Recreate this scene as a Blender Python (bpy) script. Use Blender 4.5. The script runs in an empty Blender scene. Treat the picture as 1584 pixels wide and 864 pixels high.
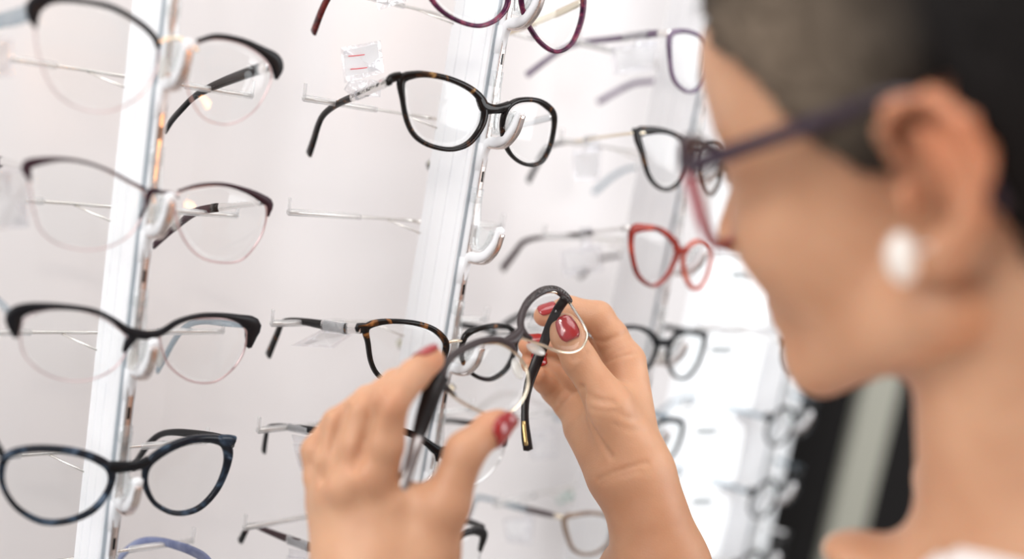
import bpy, bmesh, math, random
import numpy as np
from mathutils import Vector, Matrix
from mathutils.bvhtree import BVHTree
random.seed(4); rng = np.random.default_rng(4)
scene = bpy.context.scene
COL = scene.collection

# ---------------------------------------------------------------- camera
# (all building below is done in millimetres around the lens, W() turns that into metres in the room)
FPX = 1540.0; CX, CY = 792.0, 432.0; EYE = np.array([0.0, 0.0, 1.5])
_down = np.array([-1592.0, 9068.0, 1540.0]); _down /= np.linalg.norm(_down)
_up = -_down
_fw = np.array([0, 0, 1.0]); _fw = _fw - (_fw @ _up) * _up; _fw /= np.linalg.norm(_fw)
_rt = np.cross(_down, _fw)
C2W = np.array([_rt, _fw, _up])                       # camera axes (right, down, forward) -> room axes
def ray(x, y): return C2W @ np.array([(x - CX) / FPX, (y - CY) / FPX, 1.0])
def P(x, y, d): return ray(x, y) * d                  # a point d millimetres in front of the lens
def proj(p):
    q = C2W.T @ np.asarray(p, float); return CX + FPX * q[0] / q[2], CY + FPX * q[1] / q[2], q[2]
def W(p): return tuple(np.asarray(p, float) / 1000.0 + EYE)

cam_data = bpy.data.cameras.new('camera'); cam = bpy.data.objects.new('camera', cam_data); COL.objects.link(cam)
r3 = C2W @ np.array([[1, 0, 0], [0, -1, 0], [0, 0, -1.0]]).T
cam.matrix_world = Matrix(((*r3[0], EYE[0]), (*r3[1], EYE[1]), (*r3[2], EYE[2]), (0, 0, 0, 1)))
cam_data.sensor_width = 36.0; cam_data.lens = 36.0 * FPX / 1584.0
cam_data.clip_start = 0.02; cam_data.clip_end = 60
cam_data.dof.use_dof = True; cam_data.dof.focus_distance = 0.612; cam_data.dof.aperture_fstop = 1.7
scene.camera = cam

# ---------------------------------------------------------------- light
scene.view_settings.view_transform = 'Standard'; scene.view_settings.look = 'None'
scene.view_settings.exposure = 0.06; scene.view_settings.gamma = 1.0
scene.view_settings.use_curve_mapping = False
scene.cycles.transparent_max_bounces = 40; scene.cycles.max_bounces = 14; scene.cycles.transmission_bounces = 12
world = bpy.data.worlds.new('shop_light'); scene.world = world; world.use_nodes = True
world.node_tree.nodes['Background'].inputs[0].default_value = (0.97, 0.97, 1.0, 1)
world.node_tree.nodes['Background'].inputs[1].default_value = 0.46

def area(name, loc, target, sx, sy, power, color):
    l = bpy.data.lights.new(name, 'AREA'); l.shape = 'RECTANGLE'; l.size = sx; l.size_y = sy
    l.energy = power; l.color = color
    o = bpy.data.objects.new(name, l); COL.objects.link(o); o.location = loc
    d = Vector(target) - Vector(loc); o.rotation_euler = d.to_track_quat('-Z', 'Y').to_euler()
    return o
area('window_daylight', (-1.6, -0.5, 2.25), (0.1, 0.7, 1.4), 1.7, 1.4, 42, (0.98, 0.99, 1.0))
area('added_wall_fill', (2.3, 0.2, 2.05), (0.0, 0.75, 1.25), 1.6, 1.5, 40, (0.97, 0.985, 1.0))  # unseen neutral light added at the right to brighten the wall evenly
area('ceiling_panel_light', (0.2, 0.3, 3.05), (0.2, 0.7, 1.4), 1.6, 0.9, 17, (1.0, 0.985, 0.97))
_l = bpy.data.lights.new('warm_lamp_light', 'SPOT'); _l.energy = 11; _l.color = (1.0, 0.42, 0.14); _l.spot_size = math.radians(24); _l.spot_blend = .6; _l.shadow_soft_size = .08
_o = bpy.data.objects.new('warm_lamp_light', _l); COL.objects.link(_o); _o.location = (0.95, -0.12, 1.28)
_o.rotation_euler = (Vector((0.20, 0.34, 1.52)) - _o.location).to_track_quat('-Z', 'Y').to_euler()
for i, (x, y) in enumerate([(-1.1, -0.6), (-0.8, -0.75), (-0.55, -0.5)]):
    l = bpy.data.lights.new('ceiling_spot', 'AREA'); l.shape = 'DISK'; l.size = 0.09; l.energy = 1.6; l.color = (1, .93, .84)
    o = bpy.data.objects.new('ceiling_spot', l); COL.objects.link(o); o.location = (x, y, 2.5 - .1 * i)
    o.rotation_euler = (Vector((0, .6, 1.5)) - o.location).to_track_quat('-Z', 'Y').to_euler()

# ---------------------------------------------------------------- materials
def srgb(r, g, b):
    f = lambda c: (c / 255.0) / 12.92 if c / 255.0 <= 0.04045 else ((c / 255.0 + 0.055) / 1.055) ** 2.4
    return (f(r), f(g), f(b), 1)
def newmat(name):
    m = bpy.data.materials.new(name); m.use_nodes = True
    return m, m.node_tree, m.node_tree.nodes['Principled BSDF']
def plain(name, col, rough=0.5, metal=0.0, bump=0.0, bscale=60, **kw):
    m, nt, b = newmat(name)
    b.inputs['Base Color'].default_value = col; b.inputs['Roughness'].default_value = rough; b.inputs['Metallic'].default_value = metal
    for k, v in kw.items(): b.inputs[k.replace('_', ' ')].default_value = v
    tc = nt.nodes.new('ShaderNodeTexCoord'); n = nt.nodes.new('ShaderNodeTexNoise'); n.inputs['Scale'].default_value = bscale
    nt.links.new(tc.outputs['Object'], n.inputs['Vector'])
    mr = nt.nodes.new('ShaderNodeMapRange'); mr.inputs['To Min'].default_value = max(0, rough - 0.04); mr.inputs['To Max'].default_value = min(1, rough + 0.06)
    nt.links.new(n.outputs['Fac'], mr.inputs['Value']); nt.links.new(mr.outputs['Result'], b.inputs['Roughness'])
    if bump:
        bp = nt.nodes.new('ShaderNodeBump'); bp.inputs['Strength'].default_value = bump; bp.inputs['Distance'].default_value = 0.001
        nt.links.new(n.outputs['Fac'], bp.inputs['Height']); nt.links.new(bp.outputs['Normal'], b.inputs['Normal'])
    return m
def mottled(name, stops, scale=90, rough=0.16, dist=1.5, alpha_mix=0.0):
    m, nt, b = newmat(name)
    tc = nt.nodes.new('ShaderNodeTexCoord'); n = nt.nodes.new('ShaderNodeTexNoise'); n.inputs['Scale'].default_value = scale
    n.inputs['Detail'].default_value = 2.5; n.inputs['Distortion'].default_value = dist
    nt.links.new(tc.outputs['Object'], n.inputs['Vector'])
    r = nt.nodes.new('ShaderNodeValToRGB'); cr = r.color_ramp
    while len(cr.elements) < len(stops): cr.elements.new(0.5)
    for e, (p, c) in zip(cr.elements, stops): e.position = p; e.color = c
    nt.links.new(n.outputs['Fac'], r.inputs['Fac']); nt.links.new(r.outputs['Color'], b.inputs['Base Color'])
    b.inputs['Roughness'].default_value = rough; b.inputs['Specular IOR Level'].default_value = 0.24
    if alpha_mix:
        tr = nt.nodes.new('ShaderNodeBsdfTransparent'); nt.links.new(r.outputs['Color'], tr.inputs['Color'])
        mx = nt.nodes.new('ShaderNodeMixShader'); mx.inputs['Fac'].default_value = alpha_mix
        out = nt.nodes['Material Output']; nt.links.new(b.outputs[0], mx.inputs[1]); nt.links.new(tr.outputs[0], mx.inputs[2]); nt.links.new(mx.outputs[0], out.inputs['Surface'])
    return m
def clear(name, tint=(0.985, 0.99, 0.99, 1), body=0.0, bodycol=(1, 1, 1, 1), rough=0.02, refl=0.5, bump=0.0):
    m = bpy.data.materials.new(name); m.use_nodes = True; nt = m.node_tree; nt.nodes.clear()
    out = nt.nodes.new('ShaderNodeOutputMaterial'); tr = nt.nodes.new('ShaderNodeBsdfTransparent'); tr.inputs['Color'].default_value = tint
    gl = nt.nodes.new('ShaderNodeBsdfGlossy'); gl.inputs['Roughness'].default_value = rough; gl.inputs['Color'].default_value = (1, 1, 1, 1)
    df = nt.nodes.new('ShaderNodeBsdfDiffuse'); df.inputs['Color'].default_value = bodycol
    lw = nt.nodes.new('ShaderNodeFresnel'); ge = nt.nodes.new('ShaderNodeNewGeometry'); io = nt.nodes.new('ShaderNodeMapRange')      # same reflectance on both faces of the sheet
    io.inputs['To Min'].default_value = 1.45; io.inputs['To Max'].default_value = 1 / 1.45
    nt.links.new(ge.outputs['Backfacing'], io.inputs['Value']); nt.links.new(io.outputs['Result'], lw.inputs['IOR'])
    mul = nt.nodes.new('ShaderNodeMath'); mul.operation = 'MULTIPLY'; mul.inputs[1].default_value = refl; mul.use_clamp = True
    nt.links.new(lw.outputs[0], mul.inputs[0])
    m1 = nt.nodes.new('ShaderNodeMixShader'); m1.inputs[0].default_value = body
    nt.links.new(tr.outputs[0], m1.inputs[1]); nt.links.new(df.outputs[0], m1.inputs[2])
    m2 = nt.nodes.new('ShaderNodeMixShader'); nt.links.new(mul.outputs[0], m2.inputs[0])
    nt.links.new(m1.outputs[0], m2.inputs[1]); nt.links.new(gl.outputs[0], m2.inputs[2]); nt.links.new(m2.outputs[0], out.inputs['Surface'])
    if bump:
        tc = nt.nodes.new('ShaderNodeTexCoord'); n = nt.nodes.new('ShaderNodeTexNoise'); n.inputs['Scale'].default_value = 120
        n.inputs['Distortion'].default_value = 1.0
        nt.links.new(tc.outputs['Object'], n.inputs['Vector'])
        bp = nt.nodes.new('ShaderNodeBump'); bp.inputs['Strength'].default_value = bump; bp.inputs['Distance'].default_value = 0.002
        nt.links.new(n.outputs['Fac'], bp.inputs['Height'])
        for s in (gl, df): nt.links.new(bp.outputs['Normal'], s.inputs['Normal'])
    return m
def paper_mat(name, tr_):
    m, nt, b = newmat(name); b.inputs['Base Color'].default_value = (0.96, 0.955, 0.96, 1); b.inputs['Roughness'].default_value = .7
    tl = nt.nodes.new('ShaderNodeBsdfTranslucent'); tl.inputs[0].default_value = (0.97, 0.96, 0.97, 1)
    mx = nt.nodes.new('ShaderNodeMixShader'); mx.inputs[0].default_value = tr_; out = nt.nodes['Material Output']
    nt.links.new(b.outputs[0], mx.inputs[1]); nt.links.new(tl.outputs[0], mx.inputs[2]); nt.links.new(mx.outputs[0], out.inputs['Surface'])
    return m
BLK = (0.006, 0.006, 0.007, 1)
M = {
 'lens': clear('lens_glass', refl=0.5),
 'black': plain('black_acetate', (0.005, 0.0055, 0.007, 1), 0.14, Specular_IOR_Level=0.2),
 'blackwarm': plain('brown_black_acetate', (0.010, 0.008, 0.008, 1), 0.28, Specular_IOR_Level=0.3),
 'darktemple': plain('dark_brown_horn', (0.010, 0.006, 0.006, 1), 0.3, Specular_IOR_Level=0.3),
 'greybrown': plain('grey_brown_acetate', (0.040, 0.028, 0.029, 1), 0.32, Specular_IOR_Level=0.3),
 'browplain': plain('charcoal_brow', (0.006, 0.005, 0.007, 1), 0.35, Specular_IOR_Level=0.25),
 'plum': plain('plum_enamel', (0.030, 0.007, 0.015, 1), 0.4, Specular_IOR_Level=0.3),
 'maroon': plain('dark_maroon_temple', (0.035, 0.008, 0.012, 1), 0.28),
 'tortoise': mottled('dark_tortoise', [(0.0, BLK), (0.58, (0.008, 0.005, 0.004, 1)), (0.66, (0.06, 0.022, 0.008, 1)), (0.72, (0.28, 0.15, 0.05, 1)), (0.78, (0.45, 0.30, 0.14, 1))], 75),
 'havana': mottled('black_havana', [(0.0, BLK), (0.58, (0.009, 0.007, 0.006, 1)), (0.66, (0.20, 0.075, 0.02, 1)), (0.75, (0.35, 0.16, 0.05, 1))], 60),
 'bluemarble': mottled('blue_black_marble', [(0.0, (0.006, 0.007, 0.010, 1)), (0.5, (0.010, 0.013, 0.020, 1)), (0.62, (0.03, 0.05, 0.08, 1)), (0.72, (0.10, 0.14, 0.2, 1))], 70),
 'pinkmarble': mottled('plum_red_marble', [(0.25, (0.02, 0.008, 0.02, 1)), (0.5, (0.09, 0.010, 0.05, 1)), (0.62, (0.24, 0.04, 0.08, 1)), (0.72, (0.10, 0.10, 0.12, 1)), (0.8, (0.45, 0.22, 0.12, 1))], 95),
 'redtortoise': mottled('dark_red_tortoise', [(0.2, (0.03, 0.006, 0.006, 1)), (0.5, (0.10, 0.012, 0.012, 1)), (0.7, (0.25, 0.03, 0.02, 1))], 80),
 'violet': mottled('smoky_violet', [(0.3, (0.13, 0.09, 0.15, 1)), (0.7, (0.26, 0.19, 0.28, 1))], 50, alpha_mix=0.12),
 'bluevi': mottled('translucent_blue_violet', [(0.3, (0.16, 0.19, 0.36, 1)), (0.7, (0.34, 0.38, 0.55, 1))], 50, alpha_mix=0.2),
 'rust': mottled('rust_red_acetate', [(0.3, (0.17, 0.016, 0.010, 1)), (0.6, (0.36, 0.035, 0.02, 1)), (0.75, (0.60, 0.09, 0.04, 1))], 40),
 'rustclear': mottled('translucent_coral_red', [(0.3, (0.55, 0.06, 0.03, 1)), (0.7, (0.9, 0.26, 0.16, 1))], 40, alpha_mix=0.3),
 'smokegrey': clear('translucent_grey_temple', (0.75, 0.83, 0.88, 1), 0.35, (0.22, 0.28, 0.32, 1), 0.08, 1.0),
 'brownfade': mottled('faded_brown_acetate', [(0.3, (0.16, 0.09, 0.06, 1)), (0.7, (0.34, 0.25, 0.19, 1))], 30, alpha_mix=0.15),
 'greentint': clear('translucent_green_temple', (0.75, 0.92, 0.88, 1), 0.35, (0.4, 0.62, 0.55, 1), 0.1, 0.8),
 'gold': plain('rose_gold_wire', (0.80, 0.60, 0.48, 1), 0.2, 1.0),
 'palegold': plain('pale_gold', (0.86, 0.76, 0.60, 1), 0.16, 1.0),
 'armwire': plain('nickel_wire', (0.80, 0.77, 0.73, 1), 0.22, 1.0),
 'silver': plain('polished_silver', (0.86, 0.85, 0.84, 1), 0.18, 1.0),
 'rosewire': plain('rose_wire', (0.66, 0.50, 0.50, 1), 0.3, 1.0),
 'chrome': plain('chrome_brown_reflection', (0.66, 0.57, 0.53, 1), 0.25, 1.0),  # brownish reflection is tinted into the metal colour
 'gunmetal': plain('gunmetal_sheath', (0.42, 0.40, 0.40, 1), 0.32, 1.0),
 'emblem': plain('brass_emblem', (0.50, 0.36, 0.16, 1), 0.3, 1.0),
 'cream': plain('cream_tip_inlay', (0.75, 0.72, 0.52, 1), 0.3),
 'whitealu': plain('white_powder_coat', (0.92, 0.93, 0.95, 1), 0.35),
 'groove': plain('channel_groove', (0.55, 0.6, 0.64, 1), 0.5),
 'hookwhite': plain('satin_white_hook', (0.86, 0.87, 0.89, 1), 0.22),
 'hookclear': clear('clear_hook_pad', (0.97, 0.98, 0.98, 1), 0.16, (0.9, 0.92, 0.93, 1), 0.05, 1.6),
 'sleeve': clear('clear_arm_sleeve', (0.97, 0.97, 0.97, 1), 0.30, (0.93, 0.93, 0.93, 1), 0.06, 1.6),
 'tagfilm': clear('clear_tag_film', (0.97, 0.97, 0.98, 1), 0.10, (0.95, 0.95, 0.97, 1), 0.08, 1.6, bump=0.8),
 'tagwrap': clear('wrinkled_tag_strap', (0.90, 0.90, 0.92, 1), 0.42, (0.66, 0.68, 0.70, 1), 0.12, 2.0, bump=1.0),
 'paper': paper_mat('tag_paper', .2), 'paperglow': paper_mat('thin_tag_paper', .8),
 'redink': plain('red_ink', (0.75, 0.04, 0.06, 1), 0.6),
 'greyink': plain('grey_ink', (0.34, 0.36, 0.36, 1), 0.7),
 'nosepad': clear('silicone_nose_pad', (0.96, 0.96, 0.95, 1), 0.40, (0.88, 0.86, 0.82, 1), 0.08, 1.8),
 'polish': plain('red_nail_polish', (0.32, 0.010, 0.011, 1), 0.16, Coat_Weight=0.7),
 'pearl': plain('pearl_white', (0.85, 0.80, 0.74, 1), 0.22, Coat_Weight=0.6),
 'wornplum': plain('dark_plum_acetate', (0.028, 0.013, 0.028, 1), 0.3),
 'wornred': plain('rose_red_acetate', (0.42, 0.07, 0.09, 1), 0.28),
 'shirt': plain('white_cotton', (0.86, 0.82, 0.80, 1), 0.85, bump=0.3, bscale=900),
}

# ---------------------------------------------------------------- mesh helpers
def mesh_obj(name, V, Fc, mat, parent=None, origin=None, smooth=True):
    """one mesh object; V in mm around the lens, origin in mm = where the object's own origin stands"""
    me = bpy.data.meshes.new(name)
    org = np.asarray(origin if origin is not None else np.mean(V, axis=0), float)
    me.from_pydata([tuple(v) for v in (np.asarray(V, float) - org) / 1000.0], [], [tuple(int(i) for i in f) for f in Fc])
    me.materials.append(M[mat] if isinstance(mat, str) else mat)
    if smooth: me.polygons.foreach_set('use_smooth', [True] * len(me.polygons))
    me.update()
    bm = bmesh.new(); bm.from_mesh(me); bmesh.ops.recalc_face_normals(bm, faces=bm.faces); bm.to_mesh(me); bm.free()
    o = bpy.data.objects.new(name, me); COL.objects.link(o)
    if parent is not None:
        o.parent = parent; o.location = Vector(W(org)) - Vector(parent['_w'])
    else: o.location = W(org)
    o['_w'] = W(org)
    return o
def thing(name, label, cat, at, group=None):
    o = bpy.data.objects.new(name, None); COL.objects.link(o); o.location = W(at); o.empty_display_size = 0.02
    o['label'] = label; o['category'] = cat; o['_w'] = W(at)
    if group: o['group'] = group
    return o
def tag(o, label, cat, group=None):
    o['label'] = label; o['category'] = cat
    if group: o['group'] = group
    return o
def struct(o): o['kind'] = 'structure'; return o
def spline(pts, n, closed=False):
    """Catmull-Rom through rows of any width, evenly resampled by the first 3 columns"""
    p = np.asarray(pts, float); k = len(p)
    if closed: q = np.vstack([p[-1], p, p[0], p[1]]); segs = k
    else: q = np.vstack([2 * p[0] - p[1], p, 2 * p[-1] - p[-2]]); segs = k - 1
    out = []
    for i in range(segs):
        a, b, c, d = q[i], q[i + 1], q[i + 2], q[i + 3]
        for t in np.linspace(0, 1, 14, endpoint=False):
            out.append(0.5 * (2 * b + (c - a) * t + (2 * a - 5 * b + 4 * c - d) * t * t + (3 * b - a - 3 * c + d) * t ** 3))
    out.append(p[0] if closed else p[-1]); out = np.array(out)
    dl = np.r_[0, np.cumsum(np.linalg.norm(np.diff(out[:, :3], axis=0), axis=1))]
    s = np.linspace(0, dl[-1], n + 1 if closed else n)
    r = np.array([np.interp(s, dl, out[:, j]) for j in range(out.shape[1])]).T
    return r[:-1] if closed else r
def nrm(v): v = np.asarray(v, float); return v / (np.linalg.norm(v, axis=-1, keepdims=True) + 1e-12)
def sweep(path, ref, a, b, closed=False, ns=10, ex=2.6, taper_ends=True):
    """superelliptic bar along path; full width a across (in the plane whose normal is ref), full thickness b along ref"""
    p = np.asarray(path, float); n = len(p)
    T = (np.roll(p, -1, 0) - np.roll(p, 1, 0)) if closed else np.gradient(p, axis=0)
    T = nrm(T); R = np.broadcast_to(np.asarray(ref, float), p.shape)
    B = nrm(R - (R * T).sum(1, keepdims=True) * T); A = np.cross(T, B)
    a = np.broadcast_to(a, (n,)); b = np.broadcast_to(b, (n,))
    th = np.linspace(0, 2 * np.pi, ns, endpoint=False) + np.pi / ns
    ca = np.sign(np.cos(th)) * np.abs(np.cos(th)) ** (2 / ex); sb = np.sign(np.sin(th)) * np.abs(np.sin(th)) ** (2 / ex)
    V = (p[:, None] + A[:, None] * (a[:, None] * ca / 2)[..., None] + B[:, None] * (b[:, None] * sb / 2)[..., None]).reshape(-1, 3)
    F = []
    for i in range(n if closed else n - 1):
        j = (i + 1) % n
        for k in range(ns): F.append((i * ns + k, i * ns + (k + 1) % ns, j * ns + (k + 1) % ns, j * ns + k))
    if not closed:
        V = list(V)
        for e, sgn in ((0, -1), (n - 1, 1)):
            r = 0.35 * min(a[e], b[e]) if taper_ends else 0.0
            V.append(p[e] + sgn * T[e] * r); c = len(V) - 1
            for k in range(ns): F.append((e * ns + k, e * ns + (k + 1) % ns, c))
        V = np.array(V)
    return V, F
class MB:
    def __init__(s): s.V = []; s.F = []
    def add(s, vf):
        V, F = vf; k = len(s.V); s.V += [tuple(v) for v in V]; s.F += [tuple(i + k for i in f) for f in F]; return s
    def get(s): return np.array(s.V), s.F
def ellipsoid(c, ax, r, nu=14, nv=10):
    """ax: 3 unit axes (rows)"""
    V = []; F = []
    for i in range(nv + 1):
        ph = math.pi * i / nv
        for j in range(nu):
            t = 2 * math.pi * j / nu
            l = np.array([math.sin(ph) * math.cos(t) * r[0], math.sin(ph) * math.sin(t) * r[1], math.cos(ph) * r[2]])
            V.append(np.asarray(c) + l @ np.asarray(ax))
    for i in range(nv):
        for j in range(nu): F.append((i * nu + j, i * nu + (j + 1) % nu, (i + 1) * nu + (j + 1) % nu, (i + 1) * nu + j))
    return np.array(V), F
def box(c, ax, s):
    c = np.asarray(c, float); ax = np.asarray(ax, float); V = []
    for i in (-1, 1):
        for j in (-1, 1):
            for k in (-1, 1): V.append(c + (np.array([i * s[0], j * s[1], k * s[2]]) / 2) @ ax)
    return np.array(V), [(0, 1, 3, 2), (4, 6, 7, 5), (0, 4, 5, 1), (2, 3, 7, 6), (0, 2, 6, 4), (1, 5, 7, 3)]
def slab(ring, nv, t, bulge=0.0, rings=5):
    """a solid sheet filling the closed ring (N,3), thickness t along nv, bowed by bulge"""
    ring = np.asarray(ring, float); n = len(ring); c = ring.mean(0); V = []; F = []; nv = nrm(nv)
    for side in (-0.5, 0.5):
        base = len(V); V.append(c + nv * (side * t + bulge))
        for r in range(1, rings + 1):
            f = r / rings
            for q in ring: V.append(c + (q - c) * f + nv * (side * t + bulge * (1 - f * f)))
        for k in range(n): F.append((base, base + 1 + k, base + 1 + (k + 1) % n))
        for r in range(rings - 1):
            for k in range(n):
                a = base + 1 + r * n; b = a + n; F.append((a + k, a + (k + 1) % n, b + (k + 1) % n, b + k))
    o0 = 1 + (rings - 1) * n; o1 = o0 + 1 + rings * n
    for k in range(n): F.append((o0 + k, o0 + (k + 1) % n, o1 + (k + 1) % n, o1 + k))
    return np.array(V), F
UP = np.array([0, 0, 1.0])

# ---------------------------------------------------------------- the display wall and its four posts
class Column:
    """a post of the display: u runs along the rack, n runs back towards the wall, A is the chrome key bar at image height y"""
    def __init__(s, x, y, d, yaw):
        t = math.radians(yaw); s.u = np.array([math.cos(t), math.sin(t), 0.0]); s.n = np.array([-math.sin(t), math.cos(t), 0.0])
        s.A = P(x, y, d)
    def at(s, u, n, z): return s.A + s.u * u + s.n * n + UP * z
    def z_of(s, y, n=0.0, u=0.0):
        lo, hi = -900.0, 900.0
        for _ in range(50):
            m = (lo + hi) / 2
            if proj(s.at(u, n, m))[1] > y: lo = m
            else: hi = m
        return (lo + hi) / 2
    def on(s, x, y, n):
        r = ray(x, y); t = (s.n @ s.A + n) / (s.n @ r); return r * t
CL = Column(219, 432, 545, 40); CM = Column(714, 432, 652, 44); CR = Column(1031, 432, 800, 48); CF = Column(1217, 600, 985, 52)

def soften(ring2, r=1.2, seg=3):
    return ring2
def post(col, label, hooks, arms, group):
    t = thing('display_post', label, 'display stand', col.at(0, 0, -1500 + 0), group)
    t.location = (W(col.at(0, 0, 0))[0], W(col.at(0, 0, 0))[1], 0.0); t['_w'] = tuple(t.location)
    zb, zt = -(1500.0 + col.A[2]), 1150.0 - col.A[2]
    # white extruded channel with shallow grooves in its flanks
    half = [(4, 3.2), (5.4, 4.4), (5.4, 8), (4.9, 8.3), (4.9, 9.0), (5.4, 9.3), (5.6, 21), (5.0, 21.4), (5.0, 22.4), (5.6, 22.8), (6.4, 33), (5.8, 33.4), (5.8, 34.2), (6.4, 34.6), (6.4, 44), (5, 45.5)]
    sec = half + [(-a, b) for a, b in half[::-1]]
    V = []; n = len(sec)
    for z in (zb, zt):
        for a, b in sec: V.append(col.at(a, b, z))
    F = [(i, (i + 1) % n, n + (i + 1) % n, n + i) for i in range(n)] + [tuple(range(n - 1, -1, -1)), tuple(range(n, 2 * n))]
    mesh_obj('channel', V, F, 'whitealu', t, smooth=False)
    mesh_obj('edge_strip', *box(col.at(0, 3.6, (zb + zt) / 2), [col.u, col.n, UP], (8.8, 1.2, zt - zb)), 'groove', t, smooth=False)
    # chrome key bar in front
    pth = [col.at(0, 0, z) for z in np.linspace(zb, zt, 8)]
    mesh_obj('key_bar', *sweep(pth, col.n, 5.6, 6.0, ns=12, ex=4), 'hookwhite', t)
    mesh_obj('front_strip', *sweep([q_ - col.n * 2.9 for q_ in pth], col.n, 4.2, 1.2, ns=8, ex=4), 'chrome', t)
    for hz in hooks:
        build_hook(col, hz, t)
    for (az, ul, ur) in arms:
        build_arm(col, az, ul, ur, t)
    return t
def build_hook(col, z, t):
    """z = height of the lowest point of the J"""
    q = [(0, -14), (-1.0, -4), (-5, 2.6), (-12, 3.6), (-20, 7.5), (-26.5, 16), (-29, 26)]          # (n, z) outer J
    path = spline([col.at(0, a, z + b) for a, b in q], 30)
    w = np.interp(np.linspace(0, 1, 30), [0, .2, .4, .8, 1], [7.0, 7.0, 6.6, 5.6, 4.6])
    h = mesh_obj('hook', *sweep(path, col.u, w, 5.4, ns=12, ex=3.0), 'hookwhite', t)
    rib = spline([col.at(0, a * 1.0 - .4, z + b - 3.4 if i < 4 else z + b - 2.2) for i, (a, b) in enumerate([(-4.5, 2.8), (-12, 3.2), (-20.5, 5.8), (-28.2, 15), (-31, 25)])], 20)
    mesh_obj('rim_strip', *sweep(rib, col.u, 1.2, 4.4, ns=8, ex=3), 'chrome', h)
    # clear saddle pad inside the J
    q2 = [(-2.5, 44), (-3.4, 34), (-5.5, 24), (-6, 14), (-8, 9.5), (-13.5, 9), (-19, 12.5), (-22.5, 19), (-23.5, 24)]
    path = spline([col.at(0, a, z + b) for a, b in q2], 30)
    p = MB().add(sweep(path, col.u, 1.6, 8.0, ns=10, ex=3))
    web = spline([col.at(0, a, z + b) for a, b in [(-6.5, 24), (-6.6, 14), (-9, 10), (-14, 9.6), (-18.5, 13), (-21.5, 19), (-22.5, 23), (-14, 22.4)]], 24, True)
    p.add(slab(web, col.u, 1.4, rings=2))
    mesh_obj('saddle_pad', *p.get(), 'hookclear', h)
    # clip that grips the bar above the J
    cl = MB().add(sweep([col.at(0, -0.8, z + b) for b in (38, 42, 47)], col.n, 7.0, 7.4, ns=12, ex=4))
    mesh_obj('clip', *cl.get(), 'hookclear', h)
    mesh_obj('bar_slot', *box(col.at(0, -3.4, z + 55), [col.u, col.n, UP], (1.6, 0.5, 7)), 'black', h, smooth=False)
    mesh_obj('collar', *sweep([col.at(0, 0, z - 16), col.at(0, 0, z - 8), col.at(0, 0, z + 1)], col.n, 6.6, 6.8, ns=12, ex=3.5), 'hookwhite', h)
def build_arm(col, z, ul, ur, t):
    n = 62.0
    rod = MB().add(sweep(spline([col.at(ul, n, z), col.at(ul * .4, n, z), col.at(0, n - 1.5, z), col.at(ur * .4, n, z), col.at(ur, n, z)], 24), UP, 2.2, 2.2, ns=8, ex=2))
    for s, e in ((-1, ul), (1, ur)):
        rod.add(sweep([col.at(s * 4, 40, z - 6), col.at(s * 14, 52, z - 3), col.at(s * 22, n, z - 0.5)], UP, 1.2, 1.2, ns=8, ex=2))
    rod.add(sweep([col.at(0, 36, z), col.at(0, n, z)], UP, 2.2, 2.2, ns=8))
    r = mesh_obj('support_arm', *rod.get(), 'armwire', t)
    for s, e in ((-1, ul), (1, ur)):
        sl = MB().add(sweep([col.at(e * .45, n, z), col.at(e * .7, n, z), col.at(e + s, n, z)], UP, 4.4, 4.4, ns=8, ex=2.6))
        sl.add(sweep([col.at(e + s * .5, n, z - 1), col.at(e + s * .8, n, z + 4), col.at(e + s, n, z + 9)], col.n, 1.6, 3.4, ns=8))
        mesh_obj('clear_sleeve', *sl.get(), 'sleeve', r)

def arm_z(col, x, y):                       # height of an arm seen at image point x, y
    return (col.on(x, y, 62.0) - col.A)[2]
def arm_u(col, x, y): return col.u @ (col.on(x, y, 62.0) - col.A)
hk = lambda col, ys: [col.z_of(y, -12) + 0.0 for y in ys]
spL = hk(CL, [139, 367, 584, 791]); dL = (spL[0] - spL[3]) / 3
spM = hk(CM, [45, 229, 407, 578]); dM = (spM[0] - spM[3]) / 3
hooksL = [spL[0] + dL] + spL + [spL[3] - dL]
hooksM = spM + [spM[3] - dM, spM[3] - 2 * dM]
PITCH = dM
zR = CR.z_of(425, -12)                      # the red pair's hook
hooksR = [zR + PITCH * 3, zR + PITCH * 2, zR + PITCH, zR, zR - PITCH, zR - 2 * PITCH, zR - 3 * PITCH]
zF = CF.z_of(556, -12)
hooksF = [zF + PITCH * k for k in (2, 1, 0, -1, -2, -3)]
armsL = [(arm_z(CL, x, y), -arm_u(CL, x, y) - 8, arm_u(CL, x, y)) for x, y in ((388, 148), (365, 333), (343, 512), (317, 682), (296, 836))]
armsM = [(arm_z(CM, x, y), arm_u(CM, x, y), 84.0) for x, y in ((540, -12), (472, 152), (448, 328), (422, 500), (401, 665), (380, 815))]
armR0 = hooksR[3] + (armsM[2][0] - hooksM[2])
armsR = [(armR0 + PITCH * k, -86.0, 86.0) for k in (2, 1, 0, -1, -2, -3)]
armsF = [(hooksF[i] + (armsM[2][0] - hooksM[2]), -86.0, 86.0) for i in range(6)]
print('pitch', dL, dM, 'armsL', [tuple(round(v) for v in a) for a in armsL], 'armsM', [tuple(round(v) for v in a) for a in armsM])
PG = None
post(CL, 'white display post at the left of the photo, nearest of the four posts', hooksL, armsL, PG)
post(CM, 'white display post in sharp focus in the middle, holding an empty hook', hooksM, armsM, PG)
post(CR, 'pale blurred display post behind the rust red eyeglasses', hooksR, armsR, PG)
post(CF, 'grey blurred display post furthest right, just left of the dark background', hooksF, armsF, PG)

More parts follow.
